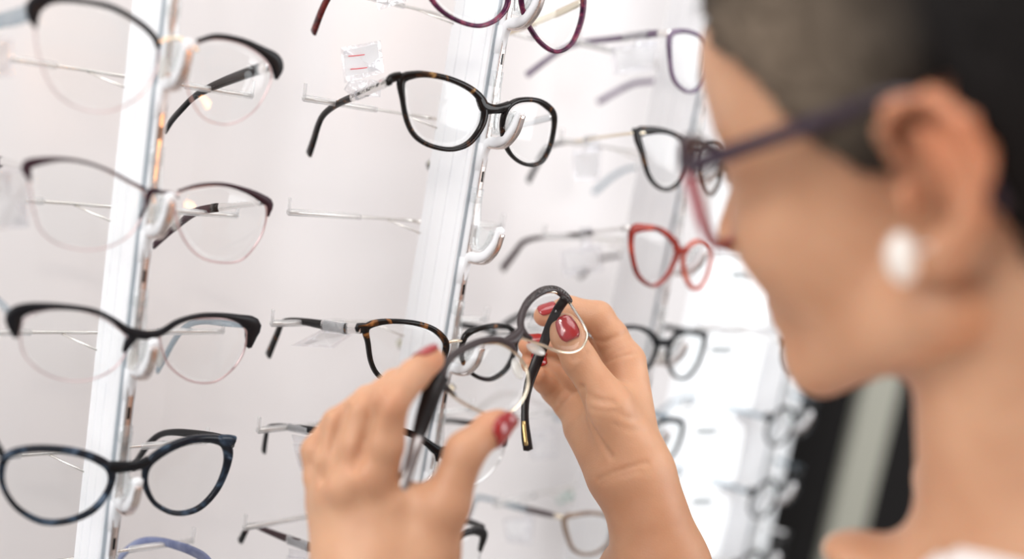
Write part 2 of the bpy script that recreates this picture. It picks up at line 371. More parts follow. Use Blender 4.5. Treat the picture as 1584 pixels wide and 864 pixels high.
# the wall stands a hand's breadth behind the posts and bends with them
WB = 175.0
wp = [CL.at(-1500, WB, 0), CL.at(-110, WB, 0), CM.at(-110, WB, 0), CR.at(-110, WB + 5, 0), CF.at(-105, WB, 0)]
we = CF.on(1240, 600, WB)                     # its right hand end
wp = [np.array([p[0], p[1]]) for p in wp] + [we[:2]]
def wall_mat():
    m, nt, b = newmat('pale_lilac_white_panel')
    tc = nt.nodes.new('ShaderNodeTexCoord'); n = nt.nodes.new('ShaderNodeTexNoise'); n.inputs['Scale'].default_value = 4.0; n.inputs['Detail'].default_value = 3
    nt.links.new(tc.outputs['Object'], n.inputs['Vector'])
    r = nt.nodes.new('ShaderNodeValToRGB'); r.color_ramp.elements[0].position = .3; r.color_ramp.elements[1].position = .7
    r.color_ramp.elements[0].color = srgb(233, 228, 227); r.color_ramp.elements[1].color = srgb(241, 235, 233)
    nt.links.new(n.outputs['Fac'], r.inputs['Fac']); nt.links.new(r.outputs['Color'], b.inputs['Base Color'])
    b.inputs['Roughness'].default_value = 0.45
    return m
M['wall'] = wall_mat()
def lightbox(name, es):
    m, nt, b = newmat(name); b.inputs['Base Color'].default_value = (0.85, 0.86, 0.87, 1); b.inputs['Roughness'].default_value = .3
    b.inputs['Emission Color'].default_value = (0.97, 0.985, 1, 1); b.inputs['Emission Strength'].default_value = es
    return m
M['lightbox'] = lightbox('backlit_acrylic', .36); M['blownout_card'] = lightbox('card_with_added_glow', .55)  # the cards are plain tags; their emission is added to look overexposed
def wall(name, pts, z0, z1, th, mat):
    pts = [np.array(p, float) for p in pts]; V = []; F = []; n = len(pts)
    off = []
    for i in range(n):
        d = nrm(pts[min(i + 1, n - 1)] - pts[max(i - 1, 0)]); off.append(np.array([-d[1], d[0]]) * th)
    for p, o in zip(pts, off):
        V += [(p[0], p[1], z0), (p[0], p[1], z1), (p[0] + o[0], p[1] + o[1], z1), (p[0] + o[0], p[1] + o[1], z0)]
    for i in range(n - 1):
        a = 4 * i; b = a + 4
        F += [(a, b, b + 1, a + 1), (a + 2, b + 2, b + 3, a + 3), (a + 1, b + 1, b + 2, a + 2), (a, a + 3, b + 3, b)]
    F += [(0, 1, 2, 3), (4 * n - 4, 4 * n - 1, 4 * n - 2, 4 * n - 3)]
    return struct(mesh_obj(name, V, F, mat, smooth=False))
Z0, Z1 = -1500.0, 1150.0
# densify with a spline so the bend is gentle
sp = spline([(*p, 0) for p in wp[1:]], 40)[:, :2]
k1 = int(np.argmin([np.linalg.norm(p - CR.on(1075, 432, WB)[:2]) for p in sp]))
wall('wall_back', [wp[0]] + list(sp[:k1 + 1]), Z0, Z1, 30, 'wall')
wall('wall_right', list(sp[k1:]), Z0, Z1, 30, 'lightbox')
# floor, ceiling and the dark far part of the shop beyond the display
flr = plain('grey_floor_tile', (0.35, 0.33, 0.31, 1), 0.35)
struct(mesh_obj('floor', *box((300, 900, -1510), np.eye(3), (7000, 7000, 20)), flr, smooth=False))
dark = plain('dark_espresso_wall', srgb(20, 16, 15), 0.9)
dp = P(1330, 700, 2300); dn = nrm(np.array([-0.1, 1, 0])); du = nrm(np.array([1, 0.1, 0]))
cw = dp * np.array([1, 1, 0])
struct(mesh_obj('wall_far', *box(cw + du * 400 + np.array([0, 60, -175]), [du, dn, UP], (2400, 80, 2650)), dark, smooth=False))
tm = plain('sage_grey_trim', srgb(176, 174, 160), 0.6)
pa = P(1355, 630, 2180); pb = P(1310, 790, 2180)
V = []; tc_ = (pa + pb) / 2
struct(mesh_obj('trim_1', *box(np.array([tc_[0], tc_[1], -175]), [du, dn, UP], (78, 30, 2650)), tm, smooth=False))

# ---------------------------------------------------------------- eyeglasses
class Pair:
    """one pair resting on a hook: its front is a gently wrapped surface facing away from the wall"""
    def __init__(s, col, xb, yb, label, group=None, k=0.0015, nf=-18.0, name='eyeglasses'):
        s.col = col; s.k = k; s.nf = nf; s.z = col.z_of(yb, nf)
        s.o = col.at(0, nf, s.z); s.t = thing(name, label, 'eyeglasses', s.o, group)
        s.wf = {id(CL): 1.08, id(CM): 1.18, id(CR): 1.3}.get(id(col), 1.0); s.sc = (C2W.T @ s.o)[2] / FPX                      # mm per pixel here
        s.ref = col.n
    def on(s, x, y, off=0.0):
        r = ray(x, y); d = 0.0
        for _ in range(25):
            t = (s.col.n @ s.o + d + off) / (s.col.n @ r); p = r * t; u = s.col.u @ (p - s.o); d = s.k * u * u
        return p
    def pth(s, pts, n, closed, off=0.0):
        rows = [[*s.on(x, y, off), w] for x, y, w in pts]
        q = spline(rows, n, closed); return q[:, :3], q[:, 3]
    def rim(s, name, pts, th, mat, closed=True, off=0.0, n=None, ex=2.8, parent=None):
        p, w = s.pth(pts, n or (72 if closed else 32), closed, off)
        loc = np.array([(C2W.T @ q)[2] / FPX for q in p])
        return mesh_obj(name, *sweep(p, s.ref, w * loc * s.wf, th, closed, ns=10, ex=ex), mat, parent or s.t, origin=s.o)
    def lens(s, pts, bulge=-1.6, mat='lens'):
        p, _ = s.pth([(q[0], q[1], 1) for q in pts], 56, True, -0.3)
        return mesh_obj('lens', *slab(p, s.ref, 1.6, bulge), mat, s.t, origin=s.o)
    def temple(s, pts, th, mat, tip=None, name='temple', extra=None):
        """pts: image x, y, distance back n, height in mm"""
        rows = [[*s.col.on(x, y, n), h] for x, y, n, h in pts]
        q = spline(rows, 40); p, h = q[:, :3], q[:, 3]; cut = len(p)
        if tip: cut = int(len(p) * tip[0])
        t = mesh_obj(name, *sweep(p[:cut], s.col.u, h[:cut], th, ns=10, ex=3), mat, s.t, origin=p[0])
        if tip: mesh_obj('temple_tip', *sweep(p[cut - 1:], s.col.u, h[cut - 1:] * tip[2], th * 1.25, ns=10, ex=3), tip[1], t, origin=p[cut])
        if extra:
            for a, b, m, hs, ts, nm in extra:
                i, j = int(a * 39), max(int(b * 39), int(a * 39) + 2)
                mesh_obj(nm, *sweep(p[i:j + 1], s.col.u, h[i:j + 1] * hs, th * ts, ns=10, ex=3), m, t, origin=p[i])
        return t
    def back_temple(s, hinge_px, mat, th=2.6, h0=5.0, h1=5.0, droop=8.0, drop=34.0, L=92.0, inw=6.0, tip=None, name='temple', extra=None):
        """a temple the photo hides or half hides: straight back, then bent down behind the ear"""
        p0 = s.on(*hinge_px, 1.5); side = 1 if s.col.u @ (p0 - s.o) > 0 else -1
        c = s.col; rows = []
        for f, dz, hh in ((0, 0, h0), (.33, -droop * .3, h0), (.66, -droop * .65, (h0 + h1) / 2), (.92, -droop, h1), (1.08, -droop - 5, h1), (1.27, -droop - drop * .55, h1 * 1.1), (1.42, -droop - drop, h1 * 1.2)):
            rows.append([*(p0 + c.n * L * f - c.u * side * inw * f + UP * dz), hh])
        q = spline(rows, 40); p, h = q[:, :3], q[:, 3]; cut = int(40 * tip[0]) if tip else 40
        t = mesh_obj(name, *sweep(p[:cut], c.u, h[:cut], th, ns=10, ex=3), mat, s.t, origin=p[0])
        if tip: mesh_obj('temple_tip', *sweep(p[cut - 1:], c.u, h[cut - 1:] * tip[2], th * 1.25, ns=10, ex=3), tip[1], t, origin=p[cut])
        if extra:
            for a, b, m, hs, ts, nm in extra:
                i, j = int(a * 39), max(int(b * 39), int(a * 39) + 2)
                mesh_obj(nm, *sweep(p[i:j + 1], c.u, h[i:j + 1] * hs, th * ts, ns=10, ex=3), m, t, origin=p[i])
        return t
    def hidden_temple(s, hinge, pts, c, th, mat, **kw):
        """image points of a temple; it drifts c mm inwards for every mm back"""
        h0 = s.on(*hinge, 1.5); side = 1 if s.col.u @ (h0 - s.o) > 0 else -1; u, n = s.col.u, s.col.n; out = []
        for x, y, hh in pts:
            r = ray(x, y); k = side * c; t = (u @ h0 + k * -(-(n @ h0))) if False else None
            # u.p = u.h0 - k (n.p - n.h0)
            t = (u @ h0 + k * (n @ h0)) / (u @ r + k * (n @ r)); p = r * t; out.append((x, y, n @ (p - s.col.A), hh))
        print('temple n', [round(o[2]) for o in out])
        return s.temple(out, th, mat, **kw)
    def pads(s, pl, pr, mat='nosepad'):
        for x, y in (pl, pr):
            c = s.on(x, y, 4.0)
            mb = ellipsoid(c, [nrm(s.col.u + s.col.n * .4), nrm(s.col.n - s.col.u * .4), UP], (1.6, 3.2, 6.0))
            o = mesh_obj('nose_pad', *mb, mat, s.t)
            mesh_obj('pad_arm', *sweep(spline([c, c - s.col.n * 1 + UP * 4, s.on(x, y - 14, 0.5)], 8), s.ref, 0.8, 0.8, ns=6), 'silver', o)
    def hinge(s, x, y, mat='silver', sz=(3.2, 5, 4.5)):
        mesh_obj('hinge', *box(s.on(x, y, 3.5), [s.col.u, s.col.n, UP], sz), mat, s.t, smooth=False)
def wpx(pts, w): return [(x, y, w) for x, y in pts]

# --- left column -----------------------------------------------------------
a = Pair(CL, 268, 62, 'black browline eyeglasses topmost on the left post, cut by the top edge')
lr = [(306, 68), (335, 61), (372, 68), (405, 88), (420, 112), (412, 142), (390, 174), (354, 192), (318, 184), (298, 158), (288, 125), (292, 92)]
ll = [(62, 10), (110, 3), (170, 14), (215, 40), (243, 68), (240, 112), (214, 150), (168, 172), (120, 166), (84, 140), (62, 92), (54, 45)]
a.rim('lower_rim', wpx(lr, 2.2), 1.4, 'rosewire'); a.rim('lower_rim', wpx(ll, 2.2), 1.4, 'rosewire'); a.lens(lr); a.lens(ll)
a.rim('brow_bar', [(306, 63, 6), (336, 56, 8), (374, 63, 9), (404, 77, 12), (424, 92, 20), (429, 106, 18), (427, 122, 4)], 3.6, 'browplain', False)
a.rim('brow_bar', [(55, 43, 4), (51, 24, 18), (56, 6, 24), (82, -2, 14), (122, 1, 9), (172, 11, 9), (214, 34, 9), (238, 56, 9), (245, 73, 7)], 3.6, 'browplain', False)
a.rim('bridge', wpx([(243, 66), (258, 60), (278, 60), (292, 66), (306, 78)], 5), 2.0, 'palegold', False)
a.pads((252, 105), (287, 112))
a.temple([(416, 101, -8, 6.5), (385, 112, 15, 6.5), (350, 125, 45, 6), (322, 137, 66, 5), (300, 150, 80, 4.2), (280, 170, 92, 4.4), (266, 186, 104, 4.6), (255, 203, 114, 4.6)], 2.6, 'black', extra=[(0, .1, 'silver', 1.05, 1.15, 'hinge')])
a.temple([(46, 18, -10, 9), (25, 26, 10, 9), (-5, 34, 40, 8), (-60, 60, 80, 7)], 2.6, 'smokegrey')

a = Pair(CL, 238, 292, 'plum browline eyeglasses with thin rose wire rims, second from the top on the left post')
lr = [(274, 300), (308, 289), (346, 287), (382, 297), (408, 314), (412, 335), (402, 368), (376, 400), (344, 406), (310, 397), (286, 372), (272, 335)]
ll = [(46, 262), (80, 248), (118, 248), (160, 262), (196, 281), (222, 297), (222, 325), (205, 358), (172, 380), (128, 386), (84, 374), (60, 350), (50, 310)]
a.rim('lower_rim', wpx(lr, 3.0), 1.6, 'rosewire'); a.rim('lower_rim', wpx(ll, 2.2), 1.5, 'rosewire'); a.lens(lr); a.lens(ll)
a.rim('brow_bar', [(276, 295, 3), (308, 286, 4), (346, 285, 5), (382, 295, 8), (404, 306, 12), (416, 316, 13), (414, 334, 3)], 3.0, 'plum', False)
a.rim('brow_bar', [(47, 280, 3), (42, 266, 12), (42, 255, 15), (62, 249, 11), (96, 246, 6), (132, 251, 5), (170, 264, 4), (204, 282, 4), (226, 293, 5)], 3.0, 'plum', False)
a.rim('bridge', [(217, 337, 4), (225, 320, 5), (229, 303, 9), (236, 295, 9), (252, 297, 5), (266, 298, 4), (276, 306, 3)], 2.4, 'plum', False)
a.pads((236, 330), (272, 340))
a.temple([(404, 313, -9, 3.4), (380, 316, 12, 3.6), (350, 319, 40, 4.2), (322, 323, 62, 5), (300, 329, 76, 5), (282, 342, 88, 4.6), (262, 358, 100, 4.4), (237, 380, 118, 4.6)], 2.2, 'silver', tip=(.45, 'plum', 1.1), extra=[(0.45, .49, 'black', 1.2, 1.3, 'tip_collar')])
a.back_temple((44, 262), 'silver', tip=(.6, 'plum', 1.2), h0=4)

a = Pair(CL, 226, 522, 'black browline eyeglasses with grey translucent temples, third from the top on the left post')
lr = [(249, 515), (280, 497), (320, 492), (360, 495), (380, 510), (378, 540), (362, 568), (332, 590), (296, 589), (266, 570), (252, 545)]
ll = [(34, 500), (60, 482), (100, 478), (140, 484), (172, 500), (196, 522), (193, 548), (170, 574), (132, 588), (90, 585), (55, 568), (34, 540)]
a.rim('lower_rim', wpx(lr, 2.8), 1.6, 'rosewire'); a.rim('lower_rim', wpx(ll, 2.2), 1.5, 'rosewire'); a.lens(lr); a.lens(ll)
a.rim('brow_bar', [(385, 536, 8), (388, 520, 18), (390, 503, 26), (368, 492, 12), (340, 487, 7), (308, 488, 7), (276, 497, 8), (252, 512, 10), (232, 518, 13), (214, 516, 14), (196, 510, 12), (176, 495, 8), (148, 481, 7), (110, 475, 8), (70, 473, 10), (38, 478, 18), (22, 488, 24), (22, 505, 18), (24, 521, 6)], 3.8, 'browplain', False, n=70)
a.rim('bridge', [(192, 543, 6), (200, 528, 13), (210, 517, 14), (222, 516, 10), (236, 516, 8)], 3.4, 'browplain', False)
a.pads((204, 556), (247, 552))
a.temple([(376, 500, -9, 5.4), (345, 498, 18, 5.2), (318, 496, 45, 4.6), (296, 500, 64, 4.2), (280, 512, 78, 4.6), (267, 530, 90, 5), (256, 550, 100, 5.2), (243, 573, 112, 5.6)], 2.6, 'smokegrey')
a.back_temple((22, 492), 'smokegrey')

a = Pair(CL, 200, 718, 'glossy blue-black marbled cat-eye eyeglasses, fourth from the top on the left post')
lr = [(224, 734, 9), (232, 713, 14), (262, 692, 14), (300, 679, 12), (338, 680, 14), (352, 694, 15), (350, 722, 11), (334, 758, 9), (306, 786, 8), (272, 793, 7), (242, 780, 7), (227, 757, 8)]
ll = [(2, 726, 10), (12, 704, 12), (46, 694, 11), (96, 695, 11), (140, 705, 12), (170, 724, 13), (170, 752, 9), (146, 786, 10), (108, 804, 9), (66, 806, 9), (28, 786, 8), (6, 755, 8)]
a.rim('rim', lr, 4.2, 'bluemarble'); a.rim('rim', ll, 4.2, 'bluemarble'); a.lens(lr); a.lens(ll)
a.rim('bridge', [(168, 722, 18), (184, 722, 18), (200, 721, 15), (216, 718, 15), (230, 712, 15)], 4.4, 'black', False)
a.rim('end_piece', [(340, 680, 16), (352, 680, 16), (362, 681, 15)], 4.2, 'bluemarble', False)
a.temple([(360, 684, -9, 6.5), (330, 676, 12, 6.3), (300, 671, 35, 5.6), (272, 668, 56, 4.6), (250, 671, 72, 4.2), (234, 682, 82, 4.6), (220, 700, 92, 5), (206, 722, 104, 5.4)], 3.0, 'black')
a.back_temple((2, 700), 'black')

a = Pair(CL, 176, 938, 'translucent blue-violet eyeglasses cut by the bottom edge, lowest on the left post')
lr = [(204, 950, 9), (214, 932, 12), (245, 915, 12), (285, 905, 12), (325, 905, 13), (338, 920, 13), (334, 955, 10), (318, 985, 9), (290, 1008, 8), (255, 1010, 8), (222, 995, 8), (206, 972, 8)]
ll = [(-15, 945, 10), (-5, 925, 12), (30, 914, 11), (80, 915, 11), (122, 925, 12), (148, 943, 13), (148, 970, 9), (124, 1002, 10), (86, 1020, 9), (46, 1020, 9), (10, 1000, 8), (-12, 972, 8)]
a.rim('rim', lr, 4.2, 'bluevi'); a.rim('rim', ll, 4.2, 'bluevi'); a.lens(lr); a.lens(ll)
a.rim('bridge', [(148, 941, 16), (176, 940, 14), (210, 934, 14)], 4.2, 'bluevi', False)
a.temple([(342, 905, -9, 6.5), (322, 868, 14, 6.5), (298, 852, 36, 6.2), (270, 842, 54, 5.6), (245, 836, 68, 5), (222, 836, 80, 4.8), (203, 845, 88, 5), (186, 862, 98, 5.2), (176, 885, 108, 5.4)], 3.0, 'bluevi')
a.back_temple((-15, 930), 'bluevi')

# --- middle column ---------------------------------------------------------
a = Pair(CM, 795, -12, 'plum and red marbled round eyeglasses topmost on the middle post, cut by the top edge')
ll = [(663, -10, 7), (663, -38, 8), (680, -62, 9), (712, -72, 9), (750, -62, 9), (780, -38, 10), (786, -8, 8), (782, 14, 7), (765, 32, 6), (740, 40, 6), (710, 33, 6), (682, 16, 6)]
lr = [(806, -6, 7), (812, -34, 9), (830, -52, 9), (858, -54, 9), (884, -42, 10), (900, -18, 10), (902, 12, 8), (896, 42, 7), (882, 70, 6), (860, 80, 6), (838, 68, 6), (820, 44, 6), (810, 20, 6)]
a.rim('rim', lr, 3.6, 'pinkmarble'); a.rim('rim', ll, 3.6, 'pinkmarble'); a.lens(lr); a.lens(ll)
a.rim('bridge', [(780, -14, 10), (795, -16, 9), (812, -18, 9)], 3.6, 'pinkmarble', False)
a.temple([(656, -40, -10, 5), (620, -36, 12, 5), (580, -32, 40, 4.6), (545, -30, 64, 4.4), (522, -22, 78, 4.4), (508, -4, 88, 5), (497, 18, 96, 5.8), (485, 50, 107, 6.4)], 3.0, 'redtortoise')
a.hidden_temple((902, -6), [(902, 2, 4.6), (868, 18, 4.8), (835, 32, 4.8), (800, 45, 4.4), (765, 56, 4.2), (740, 66, 4.4), (720, 80, 5), (703, 103, 5.6)], .12, 2.6, 'palegold', tip=(.62, 'redtortoise', 1.1))

a = Pair(CM, 765, 168, 'dark tortoiseshell eyeglasses with jewelled silver temples, sharply focused above the empty hook')
ll = [(621, 124, 13), (640, 115.5, 10.5), (664, 115.5, 8.5), (698, 123, 8), (730, 139, 9), (748, 160, 12), (749, 182, 10), (741, 202, 8.5), (725, 221, 8), (704, 230, 6.5), (682, 229.5, 6.5), (658, 222, 6.5), (640, 208, 6.5), (629, 186, 6), (623, 156, 6)]
lr = [(781, 174, 7.5), (790, 161, 8), (806, 154.5, 7), (829, 155, 7), (846, 164, 9), (856.5, 177, 8), (856.5, 200, 5), (850, 228, 5), (838, 249, 6), (822, 255, 5.5), (804, 250.5, 5), (788, 236, 5), (779, 214, 5.5), (777, 192, 6)]
a.rim('rim', ll, 4.0, 'tortoise'); a.rim('rim', lr, 4.0, 'tortoise'); a.lens(ll); a.lens(lr)
a.rim('bridge', [(741, 152, 10), (750, 166, 16), (764, 168.5, 12.5), (776, 167, 12.5), (788, 161, 9)], 4.2, 'tortoise', False)
a.rim('end_piece', [(603, 122.5, 11), (611, 119, 12), (620, 117, 11)], 4.0, 'tortoise', False)
def jewel_mat():
    m, nt, b = newmat('crystal_pave'); tc = nt.nodes.new('ShaderNodeTexCoord'); v = nt.nodes.new('ShaderNodeTexVoronoi'); v.inputs['Scale'].default_value = 900
    nt.links.new(tc.outputs['Object'], v.inputs['Vector']); r = nt.nodes.new('ShaderNodeValToRGB')
    r.color_ramp.elements[0].color = (0.02, 0.02, 0.02, 1); r.color_ramp.elements[1].color = (0.9, 0.88, 0.84, 1); r.color_ramp.elements[0].position = .3; r.color_ramp.elements[1].position = .75
    nt.links.new(v.outputs['Color'], r.inputs['Fac']); nt.links.new(r.outputs['Color'], b.inputs['Base Color'])
    b.inputs['Metallic'].default_value = .8; b.inputs['Roughness'].default_value = .2
    return m
M['jewel'] = jewel_mat()
a.temple([(604, 124, -9, 5.4), (580, 135, 12, 5.4), (556, 146, 32, 5), (532, 156, 52, 4.6), (515, 165, 66, 4.4), (500, 178, 78, 4.4), (492, 194, 86, 5), (486, 214, 93, 5.8), (478, 238, 101, 6.6)], 3.0, 'tortoise',
         extra=[(.03, .42, 'silver', 1.03, 1.12, 'metal_plate'), (.05, .40, 'jewel', .55, 1.3, 'crystal_inlay')])
a.hidden_temple((857, 178), [(856, 180, 4.6), (825, 188, 4.8), (795, 196, 4.6), (765, 203, 4.2), (735, 211, 4.0), (708, 222, 4.6), (688, 236, 5.4), (663, 258, 6.2)], .12, 2.8, 'silver', tip=(.5, 'havana', 1.1), extra=[(.9, .98, 'cream', .7, 1.5, 'tip_inlay')])

a = Pair(CM, 702, 526, 'black havana eyeglasses with a gold bridge pin, on the middle post behind the woman\'s hands')
ll = [(566, 508, 10), (582, 499, 9), (612, 496.5, 6.5), (645, 500, 7), (672, 510, 8), (689, 528, 9), (688, 548, 9), (680, 570, 8), (662, 588, 7), (636, 596, 7), (608, 593, 6.5), (586, 581, 6.5), (574, 560, 6), (569, 530, 6.5)]
lr = [(716, 528, 7), (724, 515, 9), (744, 507, 7), (770, 503, 6.5), (790, 508, 7), (797, 524, 8), (795, 545, 6), (783, 570, 6), (762, 585, 6), (742, 584, 5.5), (724, 572, 5.5), (714, 552, 5.5)]
a.rim('rim', ll, 4.0, 'havana'); a.rim('rim', lr, 4.0, 'havana'); a.lens(ll); a.lens(lr)
a.rim('bridge', wpx([(690, 530), (702, 527), (714, 527)], 4.5), 2.0, 'palegold', False)
a.rim('end_piece', [(552, 507, 13), (560, 507, 14), (569, 506, 12)], 4.0, 'havana', False)
a.temple([(556, 508, -9, 6), (530, 507, 14, 6.4), (500, 502, 38, 6), (470, 497, 60, 4.8), (448, 495, 76, 3.6), (436, 500, 84, 4), (428, 518, 90, 5.2), (415, 549, 100, 6.6)], 3.0, 'havana', extra=[(.0, .13, 'silver', 1.04, 1.15, 'hinge')])
a.temple([(796, 512, -8, 4.6), (772, 512, 12, 4.8), (748, 508, 34, 4.6), (724, 504, 54, 4.4), (700, 502, 76, 4.2), (672, 506, 98, 4.6), (645, 512, 112, 5.2), (617, 533, 128, 6.4)], 2.8, 'black', extra=[(.05, .16, 'silver', .7, 1.2, 'hinge'), (.93, 1, 'cream', .6, 1.4, 'tip_inlay')])

a = Pair(CM, 690, 698, 'thin black browline eyeglasses with clear wire rims, seen between the woman\'s thumb and finger')
ll = [(548, 676), (590, 668), (625, 672), (655, 684), (672, 706), (668, 735), (645, 758), (610, 765), (575, 755), (555, 730), (547, 700)]
lr = [(708, 700), (725, 680), (755, 672), (778, 680), (777, 702), (764, 724), (744, 742), (722, 748), (708, 735), (703, 715)]
a.rim('lower_rim', wpx(ll, 2.4), 1.4, 'silver'); a.rim('lower_rim', wpx(lr, 2.6), 1.4, 'silver'); a.lens(ll); a.lens(lr)
a.rim('brow_bar', [(544, 684, 6), (548, 672, 12), (575, 664, 8), (612, 664, 8), (640, 672, 9), (660, 684, 10), (674, 695, 13), (690, 702, 14), (702, 699, 13), (714, 686, 11), (732, 675, 8), (756, 668, 8), (776, 674, 11), (780, 688, 8)], 3.4, 'black', False, n=60)
a.rim('bridge', [(675, 712, 5), (678, 700, 12), (690, 699, 15), (701, 702, 9), (704, 708, 3)], 3.4, 'black', False)
a.pads((675, 725), (706, 722))
a.temple([(540, 672, -9, 5), (510, 669, 14, 5), (480, 664, 36, 4.6), (450, 660, 58, 4.2), (428, 658, 74, 3.2), (415, 661, 82, 3.2), (411, 676, 88, 4), (408, 698, 94, 5)], 2.6, 'black')
a.temple([(778, 675, -8, 4.6), (758, 662, 12, 4.8), (735, 656, 32, 4.8), (712, 652, 54, 4.2), (690, 650, 76, 4), (660, 654, 98, 4.4), (632, 672, 114, 5)], 2.8, 'black')

a = Pair(CM, 668, 868, 'black eyeglasses with a dark maroon temple, lowest on the middle post at the bottom edge')
ll = [(528, 880, 10), (548, 862, 10), (585, 855, 8), (620, 860, 8), (645, 878, 9), (648, 905, 8), (630, 935, 7), (595, 948, 7), (558, 940, 7), (535, 915, 7)]
lr = [(688, 868), (704, 838), (728, 826), (746, 832), (744, 850), (736, 878), (722, 902), (702, 905), (688, 888)]
a.rim('rim', ll, 3.6, 'blackwarm'); a.lens(ll); a.rim('lower_rim', wpx(lr, 2.2), 1.4, 'silver'); a.lens(lr)
a.rim('brow_bar', [(686, 860, 6), (698, 840, 9), (714, 826, 9), (734, 820, 10), (748, 826, 13), (744, 845, 7), (742, 852, 3)], 3.6, 'blackwarm', False)
a.rim('bridge', [(645, 872, 10), (668, 868, 9), (690, 858, 8)], 3.6, 'blackwarm', False)
a.temple([(520, 868, -9, 6.6), (500, 852, 10, 6.6), (470, 842, 32, 6.2), (440, 831, 54, 5), (412, 820, 72, 3.8), (392, 812, 82, 3.2), (382, 818, 87, 3.6), (372, 836, 94, 5)], 2.8, 'maroon', extra=[(.92, 1, 'black', 1.05, 1.2, 'temple_tip')])
a.temple([(748, 816, -8, 5), (730, 808, 10, 4.6), (708, 803, 30, 4.2), (690, 802, 50, 4), (665, 806, 76, 4)], 2.6, 'blackwarm')

# --- right column ----------------------------------------------------------
a = Pair(CR, 1106, 88, 'smoky violet eyeglasses on the right post beside the woman\'s forehead')
ll = [(1036, 56, 8), (1050, 48, 6), (1070, 50, 5), (1088, 60, 5), (1099, 80, 6), (1097, 106, 5), (1086, 130, 5), (1070, 142, 4), (1054, 137, 4.5), (1041, 120, 5), (1036, 90, 5)]
lr = [(1112, 88, 4), (1122, 76, 5), (1136, 74, 5), (1146, 88, 5), (1143, 118, 4), (1134, 142, 4), (1121, 148, 4), (1112, 132, 4), (1109, 108, 4)]
a.rim('rim', ll, 3.4, 'violet'); a.rim('rim', lr, 3.4, 'violet'); a.lens(ll); a.lens(lr)
a.rim('bridge', wpx([(1098, 88), (1106, 84), (1113, 88)], 5), 3.4, 'violet', False)
a.temple([(1036, 52, -10, 6), (1010, 52, 12, 5.4), (975, 57, 42, 5), (940, 61, 66, 4.6), (905, 65, 86, 4.2), (878, 72, 98, 4.2), (852, 88, 108, 4.6), (815, 116, 124, 5.4)], 3.0, 'violet', extra=[(.02, .12, 'silver', 1.06, 1.15, 'hinge')])
a.temple([(1142, 92, -6, 4.6), (1100, 108, 40, 4.6), (1040, 122, 80, 4.4), (1005, 126, 98, 4.4), (975, 131, 112, 4.8), (925, 158, 134, 5.6)], 2.8, 'violet')

a = Pair(CR, 1078, 232, 'dark tortoiseshell eyeglasses with gold wire temples, on the right post beside the woman\'s lens')
ll = [(986, 207, 13), (1002, 202, 11), (1024, 202, 7), (1046, 209, 6), (1062, 222, 7), (1067, 240, 5), (1060, 266, 5), (1046, 286, 5), (1030, 293, 5), (1014, 286, 5), (1002, 268, 6), (994, 238, 8)]
lr = [(1083, 240, 5), (1092, 226, 5), (1106, 222, 6), (1118, 228, 7), (1120, 250, 5), (1114, 278, 4), (1104, 298, 4), (1094, 300, 4), (1085, 284, 4), (1081, 262, 4)]
a.rim('rim', ll, 3.6, 'tortoise'); a.rim('rim', lr, 3.6, 'tortoise'); a.lens(ll); a.lens(lr)
a.rim('bridge', wpx([(1062, 226), (1073, 230), (1085, 232)], 6), 3.6, 'tortoise', False)
a.rim('end_piece', wpx([(979, 203), (988, 205)], 9), 3.4, 'tortoise', False)
a.rim('rivet', wpx([(988, 205), (996, 205)], 4), 4.2, 'palegold', False)
a.temple([(978, 206, -10, 2.2), (945, 210, 16, 2.2), (905, 216, 50, 2.2), (875, 221, 74, 2.2), (855, 224, 88, 3.0), (842, 234, 98, 4), (832, 252, 108, 4.6), (817, 280, 122, 5.6)], 2.0, 'palegold', tip=(.62, 'black', 1.0))
a.temple([(1118, 236, -6, 2.2), (1060, 246, 40, 2.2), (1000, 256, 80, 2.2), (968, 262, 104, 3.6), (945, 275, 120, 4.6), (918, 298, 138, 5.4)], 2.2, 'palegold', tip=(.66, 'smokegrey', 1.0))

a = Pair(CR, 1054, 387, 'rust red cat-eye eyeglasses on the right post, below the tortoiseshell pair')
ll = [(980, 355, 13), (998, 352, 9), (1018, 354, 7), (1036, 366, 8), (1048, 384, 10), (1043, 404, 8), (1030, 428, 6), (1013, 441, 4), (998, 437, 5), (985, 422, 6), (978, 396, 6), (976, 372, 8)]
lr = [(1060, 388, 6), (1071, 376, 6), (1086, 372, 5), (1098, 382, 5), (1099, 404, 4), (1092, 430, 4), (1080, 446, 5), (1068, 442, 6), (1059, 424, 6), (1056, 404, 6)]
a.rim('rim', ll, 3.6, 'rust'); a.rim('rim', lr, 3.6, 'rustclear'); a.lens(ll); a.lens(lr)
a.rim('bridge', wpx([(1044, 382), (1053, 388), (1063, 386)], 9), 3.8, 'rust', False)
a.temple([(972, 352, -10, 3), (940, 356, 20, 3), (900, 361, 52, 3), (865, 365, 78, 3), (835, 367, 96, 3.2), (810, 374, 108, 4.2), (797, 390, 116, 5), (777, 416, 130, 6)], 2.2, 'silver', tip=(.36, 'maroon', 1.15), extra=[(0, .03, 'silver', 1.6, 1.4, 'hinge')])
a.temple([(1098, 376, -6, 3), (1040, 386, 40, 3), (990, 392, 74, 3), (950, 396, 100, 3.4), (925, 402, 114, 4), (896, 428, 134, 5)], 2.2, 'silver', tip=(.62, 'maroon', 1.1))

